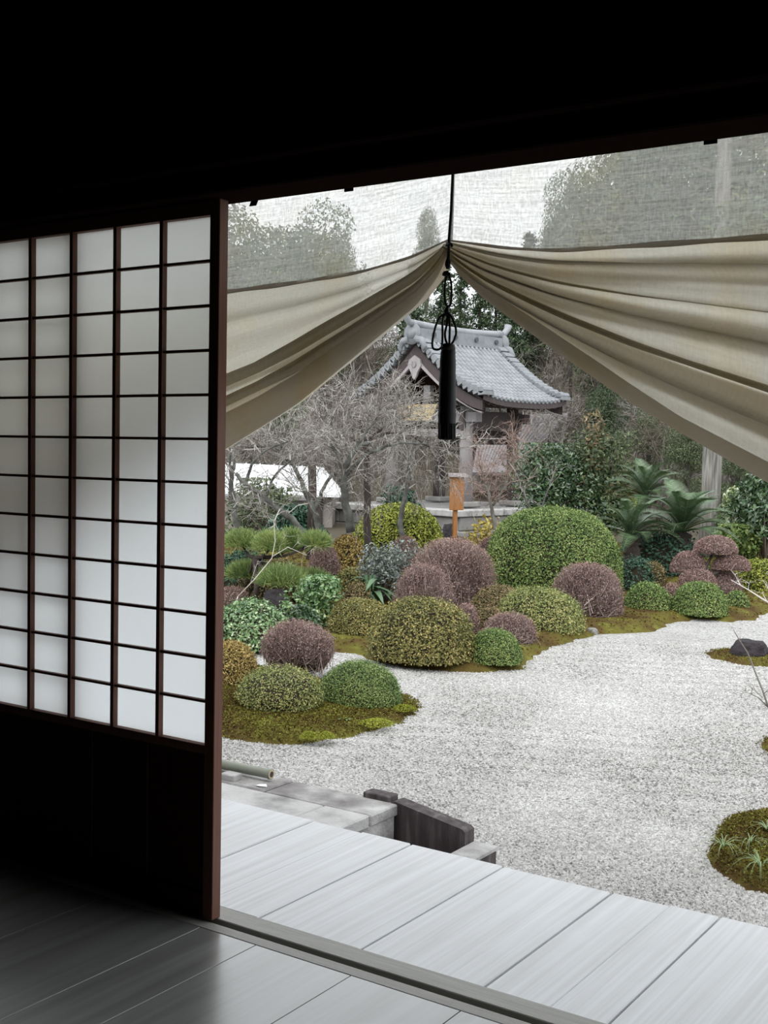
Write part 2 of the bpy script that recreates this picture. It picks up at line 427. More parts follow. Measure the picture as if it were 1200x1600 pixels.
class B:
    """collects shapes for ONE mesh"""

    def __init__(s):
        s.v, s.f, s.m, s.n = [], {}, {}, 0

    def add(s, V, F, mi=0):
        V = np.asarray(V, float).reshape(-1, 3)
        F = np.asarray(F, int)
        k = F.shape[1]
        s.f.setdefault(k, []).append(F + s.n)
        s.m.setdefault(k, []).append(np.full(len(F), mi))
        s.v.append(V)
        s.n += len(V)
        return s

    def box(s, lo, hi, mi=0, ax=None, org=None, bev=0.0):
        lo, hi = np.minimum(lo, hi), np.maximum(lo, hi)
        if bev:
            b = min(bev, *(0.45 * (hi - lo)))
            vs = []
            for k in range(3):
                for sx in (0, 1):
                    for sy in (0, 1):
                        for sz in (0, 1):
                            p = [hi[0] if sx else lo[0], hi[1] if sy else lo[1], hi[2] if sz else lo[2]]
                            sg = (sx, sy, sz)
                            for j in range(3):
                                if j != k:
                                    p[j] += -b if sg[j] else b
                            vs.append(p)
            V = np.array(vs)
            idx = lambda k, a, b_, c: k * 8 + a * 4 + b_ * 2 + c
            Q, T = [], []
            for a in (0, 1):
                q = [idx(0, a, 0, 0), idx(0, a, 1, 0), idx(0, a, 1, 1), idx(0, a, 0, 1)]
                Q.append(q if not a else q)
                Q.append([idx(1, 0, a, 0), idx(1, 0, a, 1), idx(1, 1, a, 1), idx(1, 1, a, 0)])
                Q.append([idx(2, 0, 0, a), idx(2, 1, 0, a), idx(2, 1, 1, a), idx(2, 0, 1, a)])
            for a in (0, 1):
                for c in (0, 1):
                    Q.append([idx(1, 0, a, c), idx(1, 1, a, c), idx(2, 1, a, c), idx(2, 0, a, c)])
                    Q.append([idx(0, a, 0, c), idx(0, a, 1, c), idx(2, a, 1, c), idx(2, a, 0, c)])
                    Q.append([idx(0, a, c, 0), idx(0, a, c, 1), idx(1, a, c, 1), idx(1, a, c, 0)])
                    for d in (0, 1):
                        T.append([idx(0, a, c, d), idx(1, a, c, d), idx(2, a, c, d)])
            c0 = (lo + hi) / 2
            out = lambda f: f if np.dot(np.cross(V[f[1]] - V[f[0]], V[f[2]] - V[f[0]]), V[f].mean(0) - c0) > 0 else f[::-1]
            Q = [out(q) for q in Q]
            T = [out(t) for t in T]
        else:
            x0, y0, z0 = lo
            x1, y1, z1 = hi
            V = np.array([(x0, y0, z0), (x1, y0, z0), (x1, y1, z0), (x0, y1, z0), (x0, y0, z1), (x1, y0, z1), (x1, y1, z1), (x0, y1, z1)])
            Q = [(0, 3, 2, 1), (4, 5, 6, 7), (0, 1, 5, 4), (1, 2, 6, 5), (2, 3, 7, 6), (3, 0, 4, 7)]
            T = None
        if ax is not None:
            V = V @ np.asarray(ax)
        if org is not None:
            V = V + np.asarray(org)
        n0 = s.n
        s.add(V, Q, mi)
        if T:
            s.f.setdefault(3, []).append(np.array(T) + n0)
            s.m.setdefault(3, []).append(np.full(len(T), mi))
        return s

    def tube(s, P, r, n=8, mi=0, caps=True):
        P = np.asarray(P, float)
        k = len(P)
        r = np.broadcast_to(np.asarray(r, float), (k,))
        T = np.gradient(P, axis=0)
        T /= np.linalg.norm(T, axis=1)[:, None] + 1e-12
        a = np.array([0, 0, 1.0]) if abs(T[0][2]) < 0.9 else np.array([1.0, 0, 0])
        u = np.cross(T[0], a)
        u /= np.linalg.norm(u)
        rings = []
        for i in range(k):
            u = u - T[i] * (u @ T[i])
            u /= np.linalg.norm(u) + 1e-12
            w = np.cross(T[i], u)
            an = np.arange(n) * 2 * math.pi / n
            rings.append(P[i] + r[i] * (np.cos(an)[:, None] * u + np.sin(an)[:, None] * w))
        V = np.concatenate(rings)
        j = np.arange(n)
        F = np.concatenate([np.stack([i * n + j, i * n + (j + 1) % n, (i + 1) * n + (j + 1) % n, (i + 1) * n + j], 1) for i in range(k - 1)])
        n0 = s.n
        s.add(V, F, mi)
        if caps:
            s.f.setdefault(n, []).append(np.array([j[::-1] + n0, (k - 1) * n + j + n0]))
            s.m.setdefault(n, []).append(np.full(2, mi))
        return s

    def grid(s, G, mi=0, flip=False):
        G = np.asarray(G, float)
        a, b = G.shape[:2]
        i = np.arange(a * b).reshape(a, b)
        F = np.stack([i[:-1, :-1], i[:-1, 1:], i[1:, 1:], i[1:, :-1]], -1).reshape(-1, 4)
        return s.add(G.reshape(-1, 3), F[:, ::-1] if flip else F, mi)

    def get(s):
        V = np.concatenate(s.v)
        ks = sorted(s.f)
        return V, [np.concatenate(s.f[k]) for k in ks], np.concatenate([np.concatenate(s.m[k]) for k in ks])


def wloc(o):
    v = Vector((0, 0, 0))
    while o:
        v += o.location
        o = o.parent
    return np.array(v)


def put(name, me, parent=None, loc=(0, 0, 0)):
    o = bpy.data.objects.new(name, me)
    COL.objects.link(o)
    o.parent = parent
    o.location = loc
    return o


def part(name, b, mats, parent=None, smooth=False, label=None, kind=None, local=False, uv=None):
    """B (world coordinates, or local) -> one mesh object under parent"""
    V, F, mi = b.get() if isinstance(b, B) else (b[0], b[1] if isinstance(b[1], list) else [b[1]], None)
    if parent is not None and not local:
        V = V - wloc(parent)
    o = put(name, mesh(name, V, F, mats, mi, smooth, uv), parent)
    if label:
        o['label'] = label
    if kind:
        o['kind'] = kind
    return o


def tag(o, label, cat, group=None, kind=None):
    o['label'] = label
    o['category'] = cat
    if group:
        o['group'] = group
    if kind:
        o['kind'] = kind
    return o


def thing(name, label, cat, loc, group=None):
    o = put(name, None, None, tuple(loc))
    return tag(o, label, cat, group)


def struct(name, b, mats, smooth=False, origin=(0, 0, 0)):
    V, F, mi = b.get()
    V = V - np.asarray(origin)
    o = put(name, mesh(name, V, F, mats, mi, smooth), None, origin)
    o['kind'] = 'structure'
    return o


def dup(src, loc, label=None, scale=None, rotz=None, group=None):
    r = src.copy()
    COL.objects.link(r)
    r.location = tuple(loc)
    if rotz is not None:
        r.rotation_euler = (0, 0, rotz)
    if scale is not None:
        r.scale = scale
    if label:
        r['label'] = label
    if group:
        r['group'] = group
    for ch in list(src.children):
        c = ch.copy()
        COL.objects.link(c)
        c.parent = r
        for g in list(ch.children):
            d = g.copy()
            COL.objects.link(d)
            d.parent = c
    return r


def unit(v):
    return v / (np.linalg.norm(v, axis=-1, keepdims=True) + 1e-9)


def leaves(P, N, size, ratio=0.55, up=0.0, jit=0.7):
    """diamond leaves at P facing roughly N; returns V,F"""
    n = len(P)
    D = unit(N + jit * rng.normal(size=(n, 3)) + np.array([0, 0, up]))
    A = unit(np.cross(D, rng.normal(size=(n, 3))))
    C = np.cross(D, A)
    s = (size * rng.uniform(0.7, 1.3, n))[:, None]
    bend = 0.12 * s * D
    V = np.stack([P - A * s * 0.5, P + C * s * ratio * 0.5 + bend, P + A * s * 0.5, P - C * s * ratio * 0.5 + bend], 1).reshape(-1, 3)
    return V, np.arange(4 * n).reshape(n, 4)


def twig_tris(P0, P1, r0, r1):
    """three-sided tapering twigs"""
    n = len(P0)
    T = unit(P1 - P0)
    A = unit(np.cross(T, rng.normal(size=(n, 3))))
    C = np.cross(T, A)
    V = []
    r0 = np.broadcast_to(r0, (n,))[:, None]
    r1 = np.broadcast_to(r1, (n,))[:, None]
    for P, r in ((P0, r0), (P1, r1)):
        for k in range(3):
            a = k * 2.0944
            V.append(P + r * (math.cos(a) * A + math.sin(a) * C))
    V = np.stack(V, 1).reshape(-1, 3)
    b = np.arange(n)[:, None] * 6
    F = np.concatenate([b + np.array([[k, (k + 1) % 3, 3 + (k + 1) % 3, 3 + k]]) for k in range(3)])
    return V, F


def lump(P, seed, k=2.2):
    r = np.random.default_rng(seed)
    out = np.zeros(len(P))
    for i in range(6):
        d = unit(r.normal(size=3)) * k * (1 + 0.6 * i)
        out += np.sin(P @ d + r.uniform(0, 6.28)) / (1 + 0.7 * i)
    return out / 2.4


# ------------------------------------------------------------------ the room
OPEN_R = 2.05
ROOM_L, ROOM_R, ROOM_B, CEIL = -3.6, 4.2, -5.2, 2.75
LZ = 1.752

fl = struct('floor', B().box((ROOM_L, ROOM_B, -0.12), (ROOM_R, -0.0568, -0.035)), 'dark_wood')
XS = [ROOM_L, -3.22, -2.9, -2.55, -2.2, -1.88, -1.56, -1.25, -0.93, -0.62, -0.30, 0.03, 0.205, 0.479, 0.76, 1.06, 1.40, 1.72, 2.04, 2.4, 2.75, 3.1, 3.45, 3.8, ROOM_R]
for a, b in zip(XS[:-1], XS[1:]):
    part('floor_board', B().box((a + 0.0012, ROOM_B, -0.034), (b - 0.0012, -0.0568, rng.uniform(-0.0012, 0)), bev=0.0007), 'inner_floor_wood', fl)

# sill: two rails with a groove between
sill = B()
sill.box((ROOM_L, -0.023, -0.05), (ROOM_R, -0.0155, -0.003))
sill.box((ROOM_L, -0.0155, -0.05), (ROOM_R, 0.0, -0.034))
sill.box((ROOM_L, 0.0, -0.05), (ROOM_R, 0.066, 0.003), bev=0.002)
struct('trim_1', sill, 'sill_wood')
struct('trim_3', B().box((ROOM_L, -0.056, -0.05), (ROOM_R, -0.0242, 0.0), bev=0.0015), 'sill_inner_wood')

# lintel with two stepped mouldings, wall over it
lin = B()
lin.box((ROOM_L, -0.07, LZ), (ROOM_R, 0.05, LZ + 0.06), bev=0.004)
lin.box((ROOM_L, -0.10, LZ + 0.055), (ROOM_R, 0.06, LZ + 0.17), bev=0.005)
lin.box((ROOM_L, -0.085, LZ + 0.165), (ROOM_R, 0.06, LZ + 0.19), bev=0.003)
struct('trim_2', lin, 'dark_wood')
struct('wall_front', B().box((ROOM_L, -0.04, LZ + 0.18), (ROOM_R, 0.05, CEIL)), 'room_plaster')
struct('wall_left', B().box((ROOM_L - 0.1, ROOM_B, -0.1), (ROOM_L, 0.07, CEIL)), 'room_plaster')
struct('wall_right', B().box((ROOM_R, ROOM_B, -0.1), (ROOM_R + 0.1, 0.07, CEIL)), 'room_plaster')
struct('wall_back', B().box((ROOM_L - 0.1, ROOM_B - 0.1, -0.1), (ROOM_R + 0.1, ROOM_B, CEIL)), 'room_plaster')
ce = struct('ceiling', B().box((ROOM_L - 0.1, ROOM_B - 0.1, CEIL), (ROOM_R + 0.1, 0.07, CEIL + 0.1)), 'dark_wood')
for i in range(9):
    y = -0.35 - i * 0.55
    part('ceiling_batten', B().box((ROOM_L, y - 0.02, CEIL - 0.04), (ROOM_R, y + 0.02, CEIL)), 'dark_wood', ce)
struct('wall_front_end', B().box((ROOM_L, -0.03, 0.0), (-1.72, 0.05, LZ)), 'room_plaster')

# paper sliding door: grid of laths, each pane of paper
PW, PH, PB = 0.1634, 0.107, 0.432


def shoji(name, x_right, y0, label, ncol=5, nrow=12, papered=True):
    d = put(name, None, None, (x_right, y0, 0.004))
    d['kind'] = 'structure'
    d['label'] = label
    top = PB + nrow * PH
    xl = x_right - ncol * PW
    st = 0.032
    for a in (x_right + 0.001, xl - 0.001 - st):
        part('stile', B().box((a, y0 - 0.001, 0.0035), (a + st, y0 + 0.03, LZ), bev=0.0015), 'door_wood', d)
    part('top_rail', B().box((xl, y0 + 0.002, top), (x_right, y0 + 0.028, LZ - 0.002), bev=0.001), 'door_wood', d)
    part('middle_rail', B().box((xl, y0 + 0.002, PB - 0.022), (x_right, y0 + 0.028, PB), bev=0.001), 'door_wood', d)
    part('bottom_rail', B().box((xl, y0 + 0.002, 0.0035), (x_right, y0 + 0.028, 0.06), bev=0.001), 'skirt_wood', d)
    n = 4
    for i in range(n):
        w = (x_right - xl) / n
        part('skirt_board', B().box((xl + i * w + 0.001, y0 + 0.012, 0.06), (xl + (i + 1) * w - 0.001, y0 + 0.020, PB - 0.022), bev=0.001), 'skirt_wood', d)
    for i in range(1, ncol):
        x = x_right - i * PW
        part('upright_lath', B().box((x - 0.0058, y0 + 0.003, PB), (x + 0.0058, y0 + 0.019, top)), 'door_wood', d)
    for i in range(1, nrow):
        z = PB + i * PH
        part('cross_lath', B().box((xl, y0 + 0.007, z - 0.0034), (x_right, y0 + 0.019, z + 0.0034)), 'door_wood', d)
    if papered:
        pane = mesh('paper_pane', B().box((-PW / 2 + 0.0004, 0, -PH / 2 + 0.0004), (PW / 2 - 0.0004, 0.0006, PH / 2 - 0.0004)).get()[0],
                    B().box((0, 0, 0), (1, 1, 1)).get()[1], 'shoji_paper')
        for i in range(ncol):
            for j in range(nrow):
                put('paper_pane', pane, d, (-(i + 0.5) * PW, 0.0196, PB + (j + 0.5) * PH - 0.004))
    return d


shoji('door_1', 0.0, -0.018, 'sliding paper door of dark wood laths, drawn to the edge of the garden opening')
shoji('door_2', -0.515, 0.0145, 'open lattice door sliding behind the paper door', papered=False)
shoji('door_3', OPEN_R + 0.9, -0.018, 'sliding paper door closing the far side of the opening')

# ------------------------------------------------------------------ veranda
VE = 0.775
vb = B()
vb.box((-6, 0.10, -0.20), (5.5, 0.19, -0.046))
vb.box((-6, 0.62, -0.20), (5.5, 0.70, -0.046))
ver = struct('veranda', vb, 'dark_wood')
xs = [-6, -5.4, -4.8, -4.2, -3.6, -3.0, -2.45, -1.95, -1.5, -1.1, -0.72, -0.262, 0.104, 0.413, 0.741, 1.031, 1.40, 1.75, 2.1, 2.5, 2.9, 3.3, 3.7, 4.1, 4.6, 5.0, 5.5]
xs = [-6, -5.4, -4.8, -4.2, -3.6, -3.0, -2.45, -1.95, -1.5, -1.1, -0.72, -0.262, -0.075, 0.104, 0.413, 0.741, 0.9, 1.031, 1.40, 1.75, 2.1, 2.5, 2.9, 3.3, 3.7, 4.1, 4.6, 5.0, 5.5]
THIN = {-0.075, 0.9}
for a, b in zip(xs[:-1], xs[1:]):
    part('floor_board', B().box((a + (0.0007 if a in THIN else 0.0032), 0.071, -0.045), (b - (0.0007 if b in THIN else 0.0032), VE + rng.uniform(-0.006, 0.006), rng.uniform(-0.004, 0)), bev=0.003), 'veranda_wood', ver)
for x in (-5, -3.2, -1.4, 0.4, 2.2, 4):
    part('support_post', B().box((x - 0.06, 0.60, GZ), (x + 0.06, 0.72, -0.20), bev=0.005), 'dark_wood', ver)

# shallow eave over the veranda, out of sight above the lintel
ev = B()
ev.box((ROOM_L - 0.5, 0.05, 2.45), (ROOM_R + 0.5, 0.35, 2.50))
struct('roof_eave', ev, 'dark_wood')


# ------------------------------------------------------------------ ground
def inside(P, poly):
    x, y = P[:, 0], P[:, 1]
    r = np.zeros(len(P), bool)
    for i in range(len(poly)):
        a, b = poly[i - 1], poly[i]
        c = ((a[1] > y) != (b[1] > y)) & (x < (b[0] - a[0]) * (y - a[1]) / (b[1] - a[1] + 1e-12) + a[0])
        r ^= c
    return r


def sdist(P, poly):
    d = np.full(len(P), 1e9)
    for i in range(len(poly)):
        a, b = np.array(poly[i - 1]), np.array(poly[i])
        ab = b - a
        t = np.clip(((P - a) @ ab) / (ab @ ab + 1e-12), 0, 1)
        d = np.minimum(d, np.linalg.norm(P - a - t[:, None] * ab, axis=1))
    return np.where(inside(P, poly), d, -d)


def pix_poly(pts):
    return [tuple(ground(x, y)[:2]) for x, y in pts]


def gravel_z(x, y):
    """faint rake ripples running across the view, gently crossing"""
    c = x * 0.93 + y * 0.36
    s = y * 0.93 - x * 0.36
    return GZ + 0.006 * np.sin(s * 26 + 0.5 * np.sin(c * 2.1)) * (0.5 + 0.5 * np.sin(s * 1.9 + c * 0.5)) + 0.012 * np.sin(s * 1.7 + 0.6 * c) * np.sin(0.9 * c + 1)


xx, yy = np.meshgrid(np.linspace(-12, 6, 361), np.linspace(0.45, 15, 292))
zz = gravel_z(xx, yy)
gb = B().grid(np.stack([xx, yy, zz], -1))
gr = struct('gravel_ground', gb, 'gravel', True)
# loose pebbles lying on it where the eye can tell them apart
PEB = []
tries = rng.uniform(0, 1, (420000, 2))
px = 330 + tries[:, 0] * 900
py = 1005 + (tries[:, 1] ** 1.15) * 470
d = (px - 600)[:, None] * CR - (py - 800)[:, None] * CU + FPX * _f
t = (GZ - CAM[2]) / d[:, 2]
PEB = (CAM + t[:, None] * d)[:, :2]
PEB = PEB[(PEB[:, 1] > 1.1)][:150000]


def make_pebbles(P):
    n = len(P)
    z = gravel_z(P[:, 0], P[:, 1])
    r = rng.uniform(0.0045, 0.0095, n)
    O = np.array([(1, 0, 0), (0, 1, 0), (-1, 0, 0), (0, -1, 0), (0, 0, 1.0)])
    a = rng.uniform(0, 6.28, n)
    J = O[None] * rng.uniform(0.65, 1.25, (n, 5, 3)) + rng.normal(0, 0.12, (n, 5, 3))
    ca, sa = np.cos(a)[:, None], np.sin(a)[:, None]
    X = (J[..., 0] * ca - J[..., 1] * sa) * r[:, None] + P[:, :1]
    Y = (J[..., 0] * sa + J[..., 1] * ca) * r[:, None] + P[:, 1:2]
    Z = J[..., 2] * r[:, None] * 0.75 + z[:, None] + 0.001
    V = np.stack([X, Y, Z], -1).reshape(-1, 3)
    b = np.arange(n)[:, None] * 5
    F = np.concatenate([b + np.array([[k, (k + 1) % 4, 4]]) for k in range(4)])
    return V, F


def moss_bed(name, poly, label, res, hmax, soft, seed, tufts=0, group=None, extra=None, mat='moss', wob=0.04, tsz=0.016):
    A = np.array(poly)
    lo, hi = A.min(0) - 0.25, A.max(0) + 0.25
    nx, ny = int((hi[0] - lo[0]) / res) + 2, int((hi[1] - lo[1]) / res) + 2
    X, Y = np.meshgrid(np.linspace(lo[0], hi[0], nx), np.linspace(lo[1], hi[1], ny))
    P = np.stack([X.ravel(), Y.ravel()], 1)
    P3 = np.c_[P, np.zeros(len(P))]
    sd = sdist(P, poly) + wob * lump(P3, seed, 5)
    z = GZ + hmax * np.sign(sd) * (1 - np.exp(-np.abs(sd) / soft)) + 0.012 * (lump(P3, seed + 1, 7) + lump(P3, seed + 2, 19) * 0.6) * (sd > -0.05)
    z[sd < -0.2] = GZ - hmax - 0.05
    if extra is not None:
        z = np.where(sd > 0, z + extra(P) * np.minimum(1, np.maximum(sd, 0) / 0.5), z)
    keep = (sd > -0.14).reshape(ny, nx)
    i = np.arange(nx * ny).reshape(ny, nx)
    k = keep[:-1, :-1] & keep[1:, 1:] & keep[:-1, 1:] & keep[1:, :-1]
    F = np.stack([i[:-1, :-1], i[:-1, 1:], i[1:, 1:], i[1:, :-1]], -1)[k]
    used = np.zeros(nx * ny, bool)
    used[F.ravel()] = True
    mp = np.cumsum(used) - 1
    V = np.c_[P, z][used]
    c = np.array([*A.mean(0), GZ])
    o = thing(name, label, 'moss', c, group)
    part('moss_surface', (V, mp[F]), mat, o, True)
    if tufts:
        sel = rng.integers(0, (~np.zeros(len(V), bool)).sum(), tufts)
        T = V[sel] + np.c_[rng.uniform(-res, res, (tufts, 2)), np.zeros(tufts)]
        T = T[V[sel][:, 2] > GZ + 0.004]
        Lv, Lf = leaves(T + np.array([0, 0, 0.004]), np.tile([0, 0, 1.0], (len(T), 1)), tsz, 0.6, jit=0.9)
        part('moss_tufts', (Lv, Lf), 'moss_tuft', o, kind='stuff')
    return o, (V, P, sd, z)


mound_px = [(300, 1140), (357, 1155), (430, 1163), (490, 1160), (545, 1152), (600, 1138), (645, 1120), (658, 1108), (650, 1097), (628, 1090), (560, 1085), (520, 1072), (480, 1058), (430, 1050), (330, 1040), (230, 1050), (220, 1110)]
bank_px = [(330, 1012), (450, 1016), (515, 1020), (552, 1022), (580, 1034), (625, 1042), (690, 1048), (760, 1048), (812, 1043), (836, 1028), (868, 1012), (935, 994), (985, 989), (1020, 985), (1040, 973), (1085, 967), (1140, 971), (1178, 969), (1192, 960), (1230, 950), (1400, 940)]
MOUND = pix_poly(mound_px)
bank_near = pix_poly(bank_px)
BANK = bank_near + [(bank_near[-1][0] + 1.5, 19.0), (-8.6, 19.0), (-9.7, 14.6), (-11.4, 13.6), (-12.6, 12.0), (-12.6, bank_near[0][1] + 0.2)]
RIGHT = pix_poly([(1101, 1335), (1110, 1352), (1135, 1370), (1165, 1388), (1200, 1395), (1300, 1400), (1330, 1330), (1290, 1285), (1200, 1277), (1165, 1284), (1135, 1288), (1120, 1305)])
TINY = pix_poly([(1190, 1165), (1196, 1182), (1215, 1192), (1260, 1190), (1270, 1160), (1240, 1148), (1200, 1150)])
ISLE = pix_poly([(1101, 1022), (1112, 1032), (1145, 1037), (1180, 1042), (1220, 1044), (1270, 1040), (1280, 1022), (1230, 1015), (1150, 1017), (1115, 1017)])


def free(P):
    k = np.ones(len(P), bool)
    for q in (MOUND, BANK, RIGHT, TINY, ISLE):
        k &= sdist(P, q) < 0.01
    k &= ~((P[:, 0] < -0.2) & (P[:, 1] < 1.97))
    return k


PEB = PEB[free(PEB)]
o = part('gravel_pebbles', make_pebbles(PEB), 'pebble', gr, kind='stuff')

mo_, _ = moss_bed('moss_mound', MOUND, 'mossy island with a pair of clipped domes, nearest to the paper door', 0.035, 0.075, 0.11, 3, 60000)
for x, y, w in ((483, 1151, 0.10), (510, 1151, 0.10), (588, 1131, 0.22), (632, 1108, 0.16)):
    c_ = on(x, y, 2, GZ + 0.05)
    th_ = rng.uniform(0, 6.28, 900)
    r_ = np.sqrt(rng.random(900))
    Pm = np.stack([c_[0] + w / 2 * r_ * np.cos(th_), c_[1] + w / 2 * r_ * np.sin(th_), c_[2] + 0.028 * (1 - r_ ** 2)], 1)
    part('moss_cushion', leaves(Pm, np.tile([0, 0, 1.0], (900, 1)), 0.013, 0.6, jit=0.9), 'bright_moss', mo_)
_, bankd = moss_bed('moss_bank', BANK, 'long moss bank under the clipped shrubs along the far shore of the gravel', 0.06, 0.09, 0.12, 5, 60000, tsz=0.03)
_, rightd = moss_bed('moss_mound', RIGHT, 'small green moss hummock with grass tufts beside the veranda edge', 0.02, 0.10, 0.10, 11, 26000, wob=0.02, tsz=0.013)
moss_bed('moss_mound', TINY, 'tiny sliver of moss at the frame edge amid open gravel', 0.03, 0.05, 0.12, 13, 2500, wob=0.01)
moss_bed('moss_mound', ISLE, 'flat moss islet carrying the dark purple rock', 0.05, 0.06, 0.15, 17, 6000, wob=0.02)


def hill(x, y):
    dpt = (np.asarray(x) - CAM[0]) * FH[0] + (np.asarray(y) - CAM[1]) * FH[1]
    s = np.clip((dpt - 33) / 42, 0, 1)
    return GZ - 0.03 + 8.0 * s * s * (3 - 2 * s) + 0.05 * np.sin(np.asarray(x) * 0.8) * np.sin(np.asarray(y) * 0.7)


# garden earth and wooded hillside behind the moss bank
a_, b_ = np.meshgrid(np.linspace(-60, 60, 121), np.linspace(13.5, 110, 98))
HX = CAM[0] + RH[0] * a_ + FH[0] * b_
HY = CAM[1] + RH[1] * a_ + FH[1] * b_
HZ = hill(HX, HY)
HZ = np.where(HY < 18, GZ - 0.04, HZ)
struct('garden_earth', B().grid(np.stack([HX, HY, HZ], -1)), 'hill_litter', True)

# ------------------------------------------------------------------ shrubs
BX = np.array([0, 0, 1.0])


def dome_points(n, w, d, h, seed, flat=2.4, lo=-0.15):
    """points + normals on a clipped dome (superellipsoid upper half with a tucked-in base)"""
    th = rng.uniform(0, 2 * math.pi, n)
    s = rng.uniform(lo, 1, n)                # uniform in height keeps leaves even
    e = 2.0 / flat
    cz = np.sign(s) * np.abs(s)
    cr = np.sqrt(np.clip(1 - np.clip(s, 0, 1) ** 2, 0, 1))
    D = np.stack([np.cos(th) * cr, np.sin(th) * cr, s], 1)
    q = (np.abs(D[:, 0]) ** flat + np.abs(D[:, 1]) ** flat + np.abs(np.clip(D[:, 2], 0, 1)) ** flat) ** (-1 / flat)
    Q = D * q[:, None]
    under = s < 0
    Q[under, :2] *= (1 + 0.55 * s[under])[:, None]
    Q[under, 2] = s[under]
    N = unit(np.sign(Q) * np.abs(Q) ** (flat - 1) / np.array([w / 2, d / 2, h]))
    P = Q * np.array([w / 2, d / 2, h])
    P += N * (0.035 * (w + h) * 0.5 * lump(P / max(w, h) * 3.2, seed, 2.0))[:, None]
    return P, N


def shell(w, d, h, seed, flat, k=0.93, lo=-0.15):
    nu, nv = 22, 11
    G = np.zeros((nv, nu + 1, 3))
    for j in range(nv):
        s = lo + (1 - lo) * j / (nv - 1)
        cr = math.sqrt(max(0, 1 - max(0, s) ** 2))
        for i in range(nu + 1):
            t_ = i * 2 * math.pi / nu
            D = np.array([math.cos(t_) * cr, math.sin(t_) * cr, s])
            q = (abs(D[0]) ** flat + abs(D[1]) ** flat + max(0, D[2]) ** flat + 1e-9) ** (-1 / flat)
            if s >= 0:
                D = D * q
            else:
                D = np.array([D[0] * q * (1 + .55 * s), D[1] * q * (1 + .55 * s), s])
            G[j, i] = D
    P = G.reshape(-1, 3) * np.array([w / 2, d / 2, h]) * k
    N = unit(P)
    P += N * (0.035 * (w + h) * 0.5 * lump(P / max(w, h) * 3.2, seed, 2.0))[:, None]
    return P.reshape(nv, nu + 1, 3)


SEED = [100]


